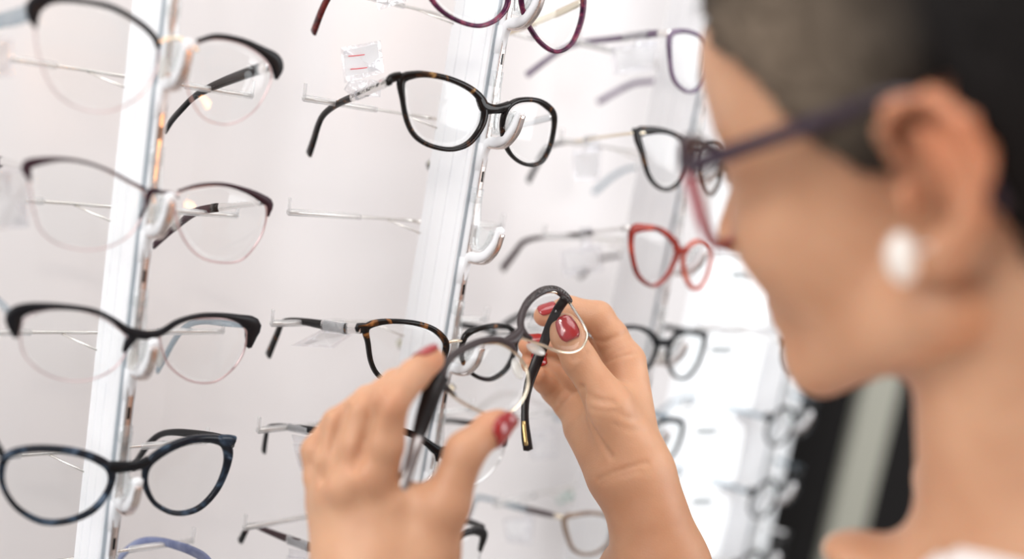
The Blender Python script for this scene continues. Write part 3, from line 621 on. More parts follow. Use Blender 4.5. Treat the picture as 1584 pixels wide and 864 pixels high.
a = Pair(CR, 1030, 526, 'plain black eyeglasses on the right post, just right of the raised right hand')
ll = [(950, 514, 6), (962, 507, 6), (985, 506, 6), (1003, 513, 7), (1015, 527, 9), (1013, 546, 8), (1003, 566, 6), (988, 580, 5), (970, 580, 5), (956, 562, 5), (949, 536, 5)]
lr = [(1036, 532, 7), (1044, 519, 8), (1060, 513, 6), (1078, 513, 6), (1090, 519, 9), (1088, 540, 6), (1078, 566, 5), (1062, 584, 4), (1046, 583, 4), (1036, 568, 5), (1033, 548, 5)]
a.rim('rim', ll, 3.4, 'black'); a.rim('rim', lr, 3.4, 'black'); a.lens(ll); a.lens(lr)
a.rim('bridge', wpx([(1012, 526), (1025, 530), (1038, 528)], 9), 3.6, 'black', False); a.pads((1022, 552), (1034, 556))
a.back_temple((948, 512), 'black', droop=10); a.back_temple((1094, 518), 'black', droop=10)

a = Pair(CR, 1000, 664, 'black eyeglasses on the right post, half hidden behind the right wrist')
ll = [(916, 656, 7), (932, 648, 6), (955, 646, 6), (972, 654, 7), (984, 668, 8), (980, 690, 6), (968, 710, 5), (948, 718, 5), (928, 708, 5), (918, 685, 5)]
lr = [(1004, 670, 6), (1014, 657, 6), (1030, 650, 6), (1046, 649, 7), (1056, 656, 7), (1053, 678, 5), (1042, 702, 4), (1026, 716, 4), (1010, 708, 4), (1003, 690, 4)]
a.rim('rim', ll, 3.2, 'black'); a.rim('rim', lr, 3.2, 'black'); a.lens(ll); a.lens(lr)
a.rim('bridge', wpx([(982, 668), (993, 668), (1005, 668)], 7), 3.4, 'black', False)
a.back_temple((914, 656), 'silver', h0=2.5, h1=3.5, droop=4); a.back_temple((1058, 654), 'smokegrey', droop=6)

a = Pair(CR, 962, 812, 'faded brown rectangular eyeglasses on the right post, left of the right forearm')
ll = [(873, 802, 8), (888, 796, 6), (914, 793, 5), (938, 797, 5), (948, 812, 5), (944, 834, 4), (930, 850, 4), (908, 857, 4), (888, 850, 5), (878, 830, 6)]
lr = [(972, 815, 5), (984, 802, 5), (1004, 797, 5), (1022, 800, 6), (1024, 820, 5), (1014, 846, 4), (998, 858, 4), (982, 852, 4), (973, 835, 4)]
a.rim('rim', ll, 3.2, 'brownfade'); a.rim('rim', lr, 3.2, 'brownfade'); a.lens(ll); a.lens(lr)
a.rim('bridge', wpx([(947, 812), (960, 811), (973, 815)], 5), 3.2, 'brownfade', False)
a.temple([(868, 799, -10, 3.2), (845, 794, 14, 5), (815, 787, 42, 5), (785, 780, 66, 4.2), (758, 772, 88, 3.6), (738, 769, 102, 3.8), (730, 780, 110, 4.6), (722, 800, 118, 5.4)], 2.4, 'maroon', tip=(.4, 'smokegrey', 1.0), extra=[(0, .08, 'palegold', 1.1, 1.2, 'hinge')])
a.temple([(1022, 802, -6, 3), (990, 775, 40, 3.4), (950, 752, 76, 3.6), (915, 752, 96, 4), (890, 762, 112, 4.6), (864, 774, 128, 5)], 2.4, 'greentint')

# --- far column: strongly blurred, built as one model ----------------------
def far_pair(col, z, label, mat, wire, group):
    hw = 66.0; o = col.at(0, -18, z); t = thing('eyeglasses', label, 'eyeglasses', o, group)
    def pt(u, v, off=0.0): return o + col.u * u + UP * v + col.n * (0.0015 * u * u + off)
    for s in (-1, 1):
        ring = [pt(s * 34 + 23.5 * math.cos(q) * (1.0 + .06 * math.cos(2 * q)), -4 + 19 * math.sin(q)) for q in np.linspace(0, 2 * math.pi, 40, endpoint=False)]
        mesh_obj('rim', *sweep(ring, col.n, np.array([2.6 + 1.6 * max(0, math.sin(q)) for q in np.linspace(0, 2 * math.pi, 40, endpoint=False)]), 3.2, True, ns=8), mat, t, origin=o)
        mesh_obj('lens', *slab(ring, col.n, 1.6, -1.5), 'lens', t, origin=o)
        mesh_obj('end_piece', *sweep([pt(s * 55, 6), pt(s * 61, 8.5), pt(s * 66, 8.5)], col.n, [8, 8, 6], 4, ns=8), mat, t, origin=o)
        p = spline([pt(s * 66, 8, 0), pt(s * 64, 6, 30), pt(s * 62, 3, 62), pt(s * 60, 0, 84), pt(s * 58, -8, 98), pt(s * 56, -30, 118)], 24)
        mesh_obj('temple', *sweep(p, col.u, 4.2, 2.6, ns=8), wire, t, origin=o)
    mesh_obj('bridge', *sweep(spline([pt(-13, 2), pt(0, 5), pt(13, 2)], 8), col.n, 4.5, 3.4, ns=8), mat, t, origin=o)
    return t
FL = [('blurred dark eyeglasses on the far right post, hidden behind the woman\'s brow', 'black', 'silver'),
      ('blurred dark eyeglasses on the far right post, beside the woman\'s glasses rim', 'blackwarm', 'palegold'),
      ('blurred dark eyeglasses on the far right post, beside the woman\'s mouth', 'black', 'silver'),
      ('blurred grey-black eyeglasses on the far right post, just left of the chin', 'black', 'smokegrey'),
      ('blurred dark eyeglasses on the far right post, left of the dark wall', 'black', 'smokegrey'),
      ('blurred dark eyeglasses lowest on the far right post, at the bottom edge', 'blackwarm', 'silver')]
for i, (lb, mt, wr) in enumerate(FL):
    if i < 2: continue
    far_pair(CF, hooksF[i] + 16, lb, mt, wr, None)

# --- price tags -------------------------------------------------------------
def price_tag(col, strap, card, label, n, paper=None, lines=None, ink='redink', wrap=None, film=True):
    """strap: image points of the clear strap from temple to card; card: 4 image corners of the clear sachet; paper/lines likewise"""
    pos = np.mean([col.on(x, y, n) for x, y in card], axis=0)
    t = thing('price_tag', label, 'price tag', pos)
    def ring(q, nn, dens=8):
        out = []
        for i in range(len(q)):
            a, b = np.array(q[i], float), np.array(q[(i + 1) % len(q)], float)
            for f in np.linspace(0, 1, dens, endpoint=False):
                x, y = a + (b - a) * f; out.append(col.on(x, y, nn + .5 * math.sin(x * .11 + y * .07)))
        return out
    if film: mesh_obj('clear_sachet', *slab(ring(card, n), col.n, 0.5, 0.3), 'tagfilm', t, origin=pos, smooth=False)
    if paper: mesh_obj('paper_card', *slab(ring(paper, n - 0.1), col.n, 0.35, 0.15), 'paper' if film else 'blownout_card', t, origin=pos, smooth=False)
    if lines:
        for l in lines:
            p = spline([col.on(x, y, n - 1.6) for x, y in l], 8)
            mesh_obj('ink_line', *sweep(p, col.n, 0.6 if ink == 'redink' else 3.4, 0.25, ns=6), ink, t, origin=pos)
    if strap:
        V, F = slab(ring(strap, n + 0.4, 5), col.n, 0.4, 0.8)
        mesh_obj('strap', V, F, 'tagfilm', t, origin=pos)
    if wrap:
        rows = spline([[*col.on(x, y, nn), h] for x, y, nn, h in wrap], 10)
        mesh_obj('strap_loop', *sweep(rows[:, :3], col.u, rows[:, 3], 4.4, ns=10, taper_ends=False), 'tagwrap', t, origin=pos)
    return t
price_tag(CM, [(545, 150), (588, 150), (590, 128), (575, 122), (540, 125), (532, 138)], [(527, 74), (588, 62), (594, 112), (533, 128)], 'clear price tag with two thin red lines, standing above the tortoiseshell temple', 30,
          paper=[(531, 79), (584, 67), (588, 108), (536, 118)], lines=[[(539, 87), (552, 86), (564, 84.5)], [(542, 107), (555, 106), (568, 104.5)]], wrap=[(552, 148, 35, 6), (560, 145, 30, 6.2), (568, 141, 23, 6.2)])
price_tag(CM, [(500, 515), (540, 518), (546, 505), (505, 500)], [(450, 534), (498, 509), (546, 516), (516, 538)], 'folded clear price tag hanging from the havana temple left of the fingers', 40,
          paper=[(468, 531), (500, 513), (536, 518), (512, 534)], wrap=[(500, 503, 38, 7.4), (516, 505, 26, 7.4), (535, 508, 10, 7.2)])
price_tag(CM, [(452, 672), (482, 676), (480, 690), (456, 688)], [(453, 686), (480, 688), (486, 728), (464, 728)], 'narrow clear price tag hanging left of the hand from the browline temple', 44,
          paper=[(458, 700), (478, 700), (482, 722), (466, 722)], wrap=[(446, 660, 61, 5.4), (462, 663, 49, 5.6), (478, 666, 38, 5.8)])
price_tag(CM, [(448, 848), (478, 852), (474, 866), (446, 862)], [(444, 858), (500, 866), (492, 900), (440, 890)], 'clear price tag wrapped on the maroon temple at the bottom edge', 42,
          paper=[(450, 864), (495, 870), (488, 896), (446, 888)], wrap=[(446, 834, 50, 6.8), (460, 839, 40, 6.8), (478, 845, 26, 6.8)])
price_tag(CM, None, [(580, -14), (622, -20), (628, 2), (585, 16)], 'clear price tag cut by the top edge beside the plum marbled pair', 24, wrap=[(590, -34, 34, 6), (604, -35, 24, 6)])
price_tag(CR, [(982, 62), (1012, 60), (1014, 72), (984, 76)], [(945, 72), (1020, 62), (1016, 108), (950, 116)], 'blurred white price tag under the violet temple', 34,
          paper=[(952, 78), (1014, 70), (1010, 102), (958, 108)], wrap=[(965, 58, 50, 6), (988, 54, 30, 6.4), (1004, 53, 17, 6.6)])
price_tag(CR, [(908, 212), (926, 212), (926, 235), (908, 235)], [(885, 232), (930, 225), (928, 278), (888, 280)], 'blurred white price tag hanging on the gold wire temple', 50,
          paper=[(889, 240), (926, 234), (924, 272), (892, 274)], wrap=[(905, 215, 50, 4.4), (920, 213, 40, 4.4)])
price_tag(CR, [(898, 352), (914, 350), (916, 385), (900, 388)], [(866, 388), (930, 378), (932, 418), (872, 428)], 'blurred white price tag hanging on the silver temple of the rust red pair', 45,
          paper=[(872, 392), (925, 384), (926, 412), (876, 420)], wrap=[(898, 361, 54, 5), (914, 359, 42, 5)])
price_tag(CR, [(808, 780), (822, 784), (826, 806), (810, 802)], [(778, 802), (826, 800), (822, 842), (784, 838)], 'blurred white price tag hanging on the faded brown pair', 48,
          paper=[(782, 806), (820, 805), (817, 836), (788, 832)], wrap=[(802, 784, 54, 5.4), (816, 787, 42, 5.6)])
price_tag(CR, None, [(818, 668), (862, 660), (862, 706), (822, 710)], 'blurred white price tag between the raised wrist and the temple tip', 60, paper=[(822, 674), (856, 668), (856, 700), (826, 704)])
price_tag(CL, None, [(-10, 258), (46, 262), (46, 352), (-10, 356)], 'blurred white price tag at the left edge beside the plum pair', 8, paper=[(-8, 264), (40, 268), (41, 348), (-8, 350)])
price_tag(CL, None, [(-30, 55), (20, 60), (20, 118), (-30, 122)], 'blurred white price tag at the upper left edge', 10, paper=[(-26, 62), (14, 66), (14, 112), (-26, 116)])
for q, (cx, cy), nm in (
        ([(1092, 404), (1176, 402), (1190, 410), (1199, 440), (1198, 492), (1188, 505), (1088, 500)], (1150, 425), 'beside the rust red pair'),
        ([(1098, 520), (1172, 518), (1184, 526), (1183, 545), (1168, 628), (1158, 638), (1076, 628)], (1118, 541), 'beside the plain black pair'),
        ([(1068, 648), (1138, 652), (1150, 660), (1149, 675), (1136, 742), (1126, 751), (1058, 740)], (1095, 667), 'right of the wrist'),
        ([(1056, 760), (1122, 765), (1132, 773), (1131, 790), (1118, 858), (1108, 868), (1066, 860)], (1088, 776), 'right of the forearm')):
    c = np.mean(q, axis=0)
    price_tag(CF, None, q, 'large blurred white card tag with added glow, grey print spot, ' + nm, 30, paper=q,
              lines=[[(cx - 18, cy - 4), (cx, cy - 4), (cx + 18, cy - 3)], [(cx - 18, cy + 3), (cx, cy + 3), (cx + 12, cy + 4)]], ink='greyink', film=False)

# ---------------------------------------------------------------- the woman: one continuous body from blended volumes
def smin(a, b, k):
    if k <= 0: return np.minimum(a, b)
    h = np.clip(0.5 + 0.5 * (b - a) / k, 0, 1); return b + (a - b) * h - k * h * (1 - h)
class Cone:
    def __init__(s, a, b, ra, rb, flat=None, q=1.0):
        """tapered limb piece; flat = axis along which it is squeezed by q"""
        s.a, s.b, s.ra, s.rb = np.asarray(a, float), np.asarray(b, float), ra, rb; s.flat = None if flat is None else nrm(flat); s.q = q
        s.c = (s.a + s.b) / 2; s.R = np.linalg.norm(s.a - s.b) / 2 + max(ra, rb)
    def __call__(s, p):
        ab = s.b - s.a; ap = p - s.a; t = np.clip(ap @ ab / (ab @ ab + 1e-9), 0, 1)
        v = ap - t[:, None] * ab
        if s.flat is not None: v = v + (v @ s.flat)[:, None] * s.flat * (1 / s.q - 1)
        return np.sqrt((v * v).sum(1)) - (s.ra + (s.rb - s.ra) * t)
class Ell:
    def __init__(s, c, r, ax=np.eye(3)):
        s.c = np.asarray(c, float); s.r = np.asarray(r, float); s.ax = np.asarray(ax, float); s.R = max(r)
    def __call__(s, p):
        q = (p - s.c) @ s.ax.T; k0 = np.sqrt(((q / s.r) ** 2).sum(1)); k1 = np.sqrt(((q / s.r ** 2) ** 2).sum(1))
        return k0 * (k0 - 1) / (k1 + 1e-9)
def field(ops, p, bc, br):
    """ops: ('u'|'s', primitive or nested list, k); u = smooth union, s = smooth subtraction"""
    d = np.full(len(p), 60.0)
    for kind, g, k in ops:
        if isinstance(g, list): e = field(g, p, bc, br)
        elif np.linalg.norm(g.c - bc) > g.R + br + 12: continue
        else: e = g(p)
        d = smin(d, e, k) if kind == 'u' else -smin(-d, e, k)
    return d
def surface(ops, lo, hi, h, B=24):
    """naive surface nets over blocks"""
    lo = np.asarray(lo, float); dims = np.ceil((np.asarray(hi) - lo) / h).astype(int) + 1
    st = np.array([1, dims[0] + 2, (dims[0] + 2) * (dims[1] + 2)], dtype=np.int64)
    ids = []; vs = []; quads = []
    g = np.arange(B + 1); off = np.stack(np.meshgrid(g, g, g, indexing='ij'), -1)
    corners = np.array([[i, j, k] for i in (0, 1) for j in (0, 1) for k in (0, 1)])
    E = [(a, b) for a in range(8) for b in range(a + 1, 8) if np.abs(corners[a] - corners[b]).sum() == 1]
    for bx in range(0, dims[0], B):
        for by in range(0, dims[1], B):
            for bz in range(0, dims[2], B):
                o = np.array([bx, by, bz]); c = lo + (o + B / 2) * h; br = B * h * 0.87
                if field(ops, c[None], c, br)[0] > br + 14: continue
                pts = (lo + (off.reshape(-1, 3) + o) * h); v = field(ops, pts, c, br).reshape(B + 1, B + 1, B + 1)
                s = v < 0
                if s.all() or not s.any(): continue
                cs = np.stack([s[i:B + i, j:B + j, k:B + k] for i, j, k in corners], -1)
                act = np.argwhere(cs.any(-1) & ~cs.all(-1))
                if not len(act): continue
                val = np.stack([v[act[:, 0] + i, act[:, 1] + j, act[:, 2] + k] for i, j, k in corners], -1)
                acc = np.zeros((len(act), 3)); cnt = np.zeros(len(act))
                for a, b in E:
                    m = (val[:, a] < 0) != (val[:, b] < 0); t = np.where(m, val[:, a] / (val[:, a] - val[:, b] + 1e-12), 0)
                    acc += m[:, None] * (corners[a] + t[:, None] * (corners[b] - corners[a])); cnt += m
                vs.append(lo + (act + o + acc / cnt[:, None]) * h); ids.append((act + o + 1) @ st)
                for ax in range(3):
                    u, w = (ax + 1) % 3, (ax + 2) % 3
                    sl = [slice(0, B)] * 3; s0 = s[tuple(sl)]; sl[ax] = slice(1, B + 1); s1 = s[tuple(sl)]
                    e = np.argwhere(s0 != s1)
                    if not len(e): continue
                    fl = s0[tuple(e.T)]; base = (e + o + 1) @ st; du, dw = st[u], st[w]
                    q = np.stack([base, base - du, base - du - dw, base - dw], 1); q[~fl] = q[~fl][:, ::-1]; quads.append(q)
    ids = np.concatenate(ids); vs = np.concatenate(vs); quads = np.concatenate(quads)
    order = np.argsort(ids); ids = ids[order]; vs = vs[order]
    pos = np.clip(np.searchsorted(ids, quads), 0, len(ids) - 1); ok = (ids[pos] == quads).all(1)
    return vs, pos[ok]
def chain(pts, radii, k=3.0, flat=None, q=1.0):
    return [('u', Cone(pts[i], pts[i + 1], radii[i], radii[i + 1], flat, q), k if i else 0) for i in range(len(pts) - 1)]
def PD(rows): return [P(x, y, d) for x, y, d in rows]

# head frame: x towards the nose, y towards her left ear, z up; O between the ears
HO = np.array([177.2, 401.5, 8.1]); _w = np.array([-0.40377, -0.06739, 2.41617]); _t = np.linalg.norm(_w); _k = _w / _t
_K = np.array([[0, -_k[2], _k[1]], [_k[2], 0, -_k[0]], [-_k[1], _k[0], 0]]); HR = np.eye(3) + math.sin(_t) * _K + (1 - math.cos(_t)) * _K @ _K
def H(x, y, z): return HO + HR @ np.array([x, y, z], float)
HAX = HR.T                                            # rows = head axes in the room
def hE(c, r, ax=None): return Ell(H(*c), r, HAX if ax is None else ax)
neck_base = HO + np.array([66, -6, -158.0])
skin_ops = [
 ('u', hE((4, 0, 48), (98, 75, 84)), 0),                                  # cranium
 ('u', hE((-28, 0, 34), (68, 70, 70)), 14),
 ('u', hE((58, 0, 22), (48, 58, 62)), 16),                                # brow and temples
 ('u', hE((62, 0, 60), (50, 54, 44)), 12),
 ('u', hE((46, 0, -26), (50, 54, 46)), 18),                               # cheeks
 ('u', hE((66, 26, -16), (28, 26, 24)), 14), ('u', hE((66, -26, -16), (28, 26, 24)), 14),
 ('u', hE((73, 0, -54), (20, 26, 26)), 12),                               # mouth region
 ('u', Cone(H(4, 52, -44), H(69, 18, -78), 16, 12), 16), ('u', Cone(H(4, -52, -44), H(69, -18, -78), 16, 12), 16),   # jaw
 ('u', hE((76, 0, -78), (14, 18, 12)), 10),                               # chin
 ('u', Cone(H(36, 0, -58), H(68, 0, -70), 24, 15), 14),
 ('u', Cone(H(99, 0, 18), H(113, 0, -14), 5.5, 8.0), 8), ('u', hE((110, 0, -20), (9, 14, 7)), 6),                     # nose
 ('u', Cone(H(88, 30, 33), H(97, 8, 30), 7, 6), 8), ('u', Cone(H(88, -30, 33), H(97, -8, 30), 7, 6), 8),              # brow ridge
 ('s', hE((103, 31, 14), (13, 15, 11)), 9), ('s', hE((103, -31, 14), (13, 15, 11)), 9),                              # eye sockets
 ('u', hE((84, 31, 14), (12.5, 13, 12.5)), 3), ('u', hE((84, -31, 14), (12.5, 13, 12.5)), 3),                        # lids over the eyes
 ('u', Cone(H(92, 10, -49), H(92, -10, -49), 4.2, 4.2), 3), ('u', Cone(H(90, 9, -57), H(90, -9, -57), 4.8, 4.8), 3),  # lips
]
# neck with the long muscle behind the jaw
skin_ops += [('u', Cone(H(-20, 0, -20), neck_base, 50, 51), 12), ('u', Cone(H(-34, 40, -26), neck_base + np.array([-36, 10, 22]), 17, 12), 16),
             ('u', Cone(H(-34, -40, -26), neck_base + np.array([-36, 40, 22]), 17, 12), 16)]
# ears: helix rim, anti-helix, tragus and lobe
def ear(s):
    X = lambda x, y, z: H(x, s * y, z * .84 - 1)
    rim = [(6, 73, 14), (9, 78, 27), (2, 84, 36), (-12, 88, 37), (-22, 89, 26), (-25, 87, 8), (-20, 83, -10), (-12, 79, -20)]
    o = chain([X(*q) for q in rim], [2.8, 3.0, 3.4, 3.8, 3.8, 3.6, 3.6, 4.2], 2)
    o += [('u', Cone(X(-9, 75, -22), X(-6, 73, -29), 7.2, 6.6), 4),                        # lobe
          ('u', Cone(X(-14, 80, 26), X(-16, 80, -8), 4.5, 4.0), 3), ('u', Cone(X(-15, 78, 28), X(-18, 76, -12), 5, 5), 4),   # sheet behind
          ('u', Cone(X(-4, 78, 26), X(-13, 80, 10), 3.2, 3.6), 3),
          ('u', Cone(X(4, 73, 2), X(3, 74, -6), 3.8, 3.6), 3), ('u', Cone(X(-22, 80, 14), X(-12, 66, 4), 6, 9), 5)]
    return o
skin_ops += [('u', ear(1), 3), ('s', hE((-5, 80, -3), (8, 10, 11)), 3), ('s', hE((-7, 86, 20), (7, 6, 9)), 3), ('u', ear(-1), 3), ('s', hE((-5, -80, -3), (8, 10, 11)), 3)]
# torso, shoulders and upper arms (mostly under the shirt)
SL = neck_base + np.array([-95, -128, -46.0]); SR = neck_base + np.array([112, 118, -56.0])
mid = neck_base + np.array([0, 0, -48.0]); fwd_b = nrm(np.array([-0.74, 0.62, 0]))
EL = np.array([62, 352, -345.0]); ER = np.array([128, 585, -330.0])
torso = [('u', Cone(SL, SR, 46, 46), 0), ('u', Cone(mid + [0, 0, -20], mid + [0, 0, -330], 92, 80, fwd_b, 0.72), 40), ('u', Cone(neck_base + [0, 0, -14], mid, 52, 70), 26), ('u', Ell(mid + fwd_b * 44 + [0, 0, -62], (64, 64, 66)), 30)]
skin_ops += [('u', Ell(P(1345, 862, 430), (20, 18, 10)), 14), ('u', torso, 18), ('u', Cone(SL, EL, 42, 34), 12), ('u', Cone(SR, ER, 42, 34), 12)]

# forearms and hands
wL = P(604, 930, 503); wR = P(1000, 790, 612)
armL = [('u', Cone(EL, (EL * .45 + wL * .55), 36, 31), 0), ('u', Cone((EL * .45 + wL * .55), wL, 31, 26.5), 8)]
wR0 = P(987, 742, 608)
armR = [('u', Cone(ER, (ER * .45 + wR * .55), 36, 31), 0), ('u', Cone(ER * .45 + wR * .55, P(1024, 880, 604), 31, 28.5), 8), ('u', Cone(P(1024, 880, 604), wR0, 28, 23.5), 10)]
viewn = nrm(P(600, 760, 500))
# left hand, back towards us
Lh = {
 'i': (PD([(584, 748, 497), (597, 688, 491), (604, 622, 491), (640, 580, 506), (667, 556, 520)]), [10.2, 8.9, 8.8, 7.9, 7.0]),
 'm': (PD([(545, 752, 500), (552, 690, 499), (562, 632, 503), (612, 594, 522), (648, 578, 538)]), [10.4, 9.0, 8.8, 7.8, 6.8]),
 'r': (PD([(516, 764, 508), (514, 712, 508), (524, 656, 513), (570, 618, 530), (608, 604, 545)]), [10.0, 8.7, 8.5, 7.6, 6.8]),
 'p': (PD([(506, 778, 519), (494, 738, 519), (489, 696, 521), (520, 652, 534), (556, 634, 548)]), [9.2, 7.9, 7.6, 7.0, 6.2]),
}
thumbL = (PD([(656, 868, 501), (690, 780, 497), (719, 698, 499), (758, 664, 508), (773, 654, 512)]), [14.5, 11.6, 9.6, 8.3, 7.2])
fing = []
for k_ in 'imrp': fing.append(('u', chain(*Lh[k_], k=3.0), 1.6 if fing else 0))
palmL = []
for (a_, b_, ra_, rb_) in (((584, 752, 501), (590, 880, 503), 12.5, 19), ((548, 757, 505), (568, 885, 506), 12.8, 20), ((520, 768, 512), (553, 890, 510), 12.5, 20), ((508, 780, 521), (545, 892, 514), 11.5, 18), ((610, 790, 503), (655, 860, 503), 13, 18), ((625, 775, 501), (668, 778, 500), 8.5, 9)):
    palmL.append(('u', Cone(P(*a_), P(*b_), ra_, rb_), 9 if palmL else 0))
palmL += [('u', Cone(P(592, 870, 505), wL, 24, 27), 12), ('u', Cone(P(560, 875, 507), wL, 22, 26), 12)]
kn = [('u', Ell(P(566, 738, 489), (5.5, 4.5, 5.5)), 10), ('u', Ell(P(527, 752, 496), (5, 4, 5)), 10), ('u', Ell(P(604, 626, 485), (5, 3, 6)), 7)]
handL = [('u', armL, 0), ('u', palmL, 10), ('u', fing, 4), ('u', chain(*thumbL, k=5), 9)] + kn
# right hand, palm towards us, thumb over the lens
Rh = {
 'i': (PD([(966, 556, 632), (946, 520, 635), (925, 490, 635), (880, 478, 640), (842, 488, 636)]), [11.5, 10.4, 10.0, 8.4, 7.0]),
 'm': (PD([(950, 590, 634), (928, 566, 640), (902, 542, 642), (856, 532, 640), (818, 534, 630)]), [11, 9.8, 9.4, 8.0, 6.8]),
 'r': (PD([(930, 620, 636), (908, 602, 642), (882, 584, 644), (848, 566, 642), (820, 561, 632)]), [10.8, 9.6, 9.2, 7.8, 6.6]),
 'p': (PD([(908, 655, 632), (880, 628, 640), (858, 604, 642), (842, 590, 634), (832, 580, 627)]), [10.2, 9.0, 8.4, 7.0, 6.0]),
}
thumbR = (PD([(978, 700, 606), (944, 628, 600), (896, 556, 602), (878, 520, 604), (873, 505, 605)]), [18, 13.6, 9.8, 9.4, 8.6])
fr = []
for k_ in 'imrp': fr.append(('u', chain(*Rh[k_], k=3.0), 1.6 if fr else 0))
palmR = []
for (a_, b_, ra_, rb_) in (((968, 562, 628), (980, 725, 612), 13, 19), ((948, 596, 634), (970, 728, 614), 14, 18), ((926, 628, 636), (960, 730, 615), 14, 18), ((906, 660, 632), (950, 728, 613), 14.5, 17), ((950, 640, 612), (975, 715, 606), 17, 18)):
    palmR.append(('u', Cone(P(*a_), P(*b_), ra_, rb_), 9 if palmR else 0))
handR = [('u', armR, 0), ('u', palmR, 12), ('u', fr, 5), ('u', chain(*thumbR, k=6), 6)]

def bounds(ops):
    lo = np.full(3, 1e9); hi = -lo
    for _, g, _k in ops:
        a, b = bounds(g) if isinstance(g, list) else (g.c - g.R - 8, g.c + g.R + 8)
        lo = np.minimum(lo, a); hi = np.maximum(hi, b)
    return lo, hi
Vb, Fb = surface(skin_ops, *bounds(skin_ops), 3.0)
VL, FL_ = surface(handL, *bounds(handL), 1.5)
VR, FR_ = surface(handR, *bounds(handR), 1.5)
def relax(V, F, it=2, lam=.5):
    V = V.copy(); n = len(V); e = np.concatenate([F[:, [0, 1]], F[:, [1, 2]], F[:, [2, 3]], F[:, [3, 0]]]); e = np.concatenate([e, e[:, ::-1]])
    cnt = np.bincount(e[:, 0], minlength=n)[:, None] + 1e-9
    for i in range(it):
        for l in (lam, -lam * 1.04):
            s = np.stack([np.bincount(e[:, 0], V[e[:, 1], j], minlength=n) for j in range(3)], 1); V += l * (s / cnt - V)
    return V
Vb, VL, VR = relax(Vb, Fb, 3), relax(VL, FL_, 2), relax(VR, FR_, 2)
def crease(V, F, lines, depth=0.8, wid=1.3):
    """press real folds into the skin along lines given by points that lie on it"""
    bv = BVHTree.FromPolygons([tuple(v) for v in V], [tuple(int(i) for i in f) for f in F]); D = np.zeros(len(V)); dirs = np.zeros_like(V)
    for ln, dp, wd in lines:
        pts = []
        for x, y, _ in spline([(x, y, 0) for x, y in ln], 24):
            r = nrm(ray(x, y)); hit = bv.ray_cast(Vector((0, 0, 0)), Vector(r), 3000)
            if hit[0] is not None: pts.append(np.array(hit[0]))
        if len(pts) < 2: continue
        c = np.mean(pts, 0); m = np.linalg.norm(V - c, axis=1) < 90
        d = np.min([np.linalg.norm(V[m] - p, axis=1) for p in pts], axis=0)
        D[m] += depth * dp * np.exp(-(d / (wid * wd)) ** 2)
    vn = np.zeros_like(V); t = V[F]; fn = np.cross(t[:, 2] - t[:, 0], t[:, 3] - t[:, 1])
    for i in range(4): np.add.at(vn, F[:, i], fn)
    vn = nrm(vn)
    s = 1.0 if (vn * (V - V.mean(0))).sum() > 0 else -1.0
    return V - vn * s * D[:, None], D
VR, DR = crease(VR, FR_, [(l_, d_ * 1.5, w_) for l_, d_, w_ in [
 ([(901, 600), (903, 625), (910, 648), (926, 678), (945, 705)], 1.6, 1.6),
 ([(884, 556), (898, 553), (910, 545)], .7, .9), ([(880, 550), (896, 548), (906, 541)], .5, .8),
 ([(906, 608), (925, 616), (948, 619)], .6, .9), ([(909, 616), (930, 623), (952, 624)], .5, .9), ([(914, 632), (936, 636), (960, 634)], .35, 1),
 ([(905, 520), (930, 528), (955, 520), (972, 512)], 1.0, 1.3), ([(936, 560), (955, 552), (985, 545)], .9, 1.1), ([(940, 552), (960, 542), (980, 534)], .5, 1),
 ([(925, 741), (950, 730), (975, 722), (1000, 715)], .8, 1.3), ([(930, 748), (955, 737), (990, 728)], .4, 1.2),
 ([(862, 634), (880, 615), (900, 598)], .7, 1.2), ([(858, 622), (870, 606)], .4, 1.2), ([(955, 640), (975, 646), (992, 648)], .4, 1.5), ([(948, 655), (972, 664), (996, 666)], .35, 1.5)]])
VL, DL = crease(VL, FL_, [
 ([(606, 598), (588, 620), (577, 650), (566, 682), (556, 704), (548, 722)], 2.6, 2.6), ([(546, 612), (532, 636), (516, 680), (503, 716), (499, 738)], 2.4, 2.4), ([(500, 652), (494, 690), (492, 722), (494, 742)], 2.0, 2.0), ([(556, 770), (552, 810), (548, 850)], 1.2, 4.5),
 ([(590, 622), (604, 617), (618, 612)], .35, 1.2), ([(592, 630), (606, 626), (622, 622)], .3, 1.2), ([(704, 700), (720, 690), (738, 700)], .4, 1.4), ([(634, 588), (640, 580), (646, 572)], .3, 1.1)])
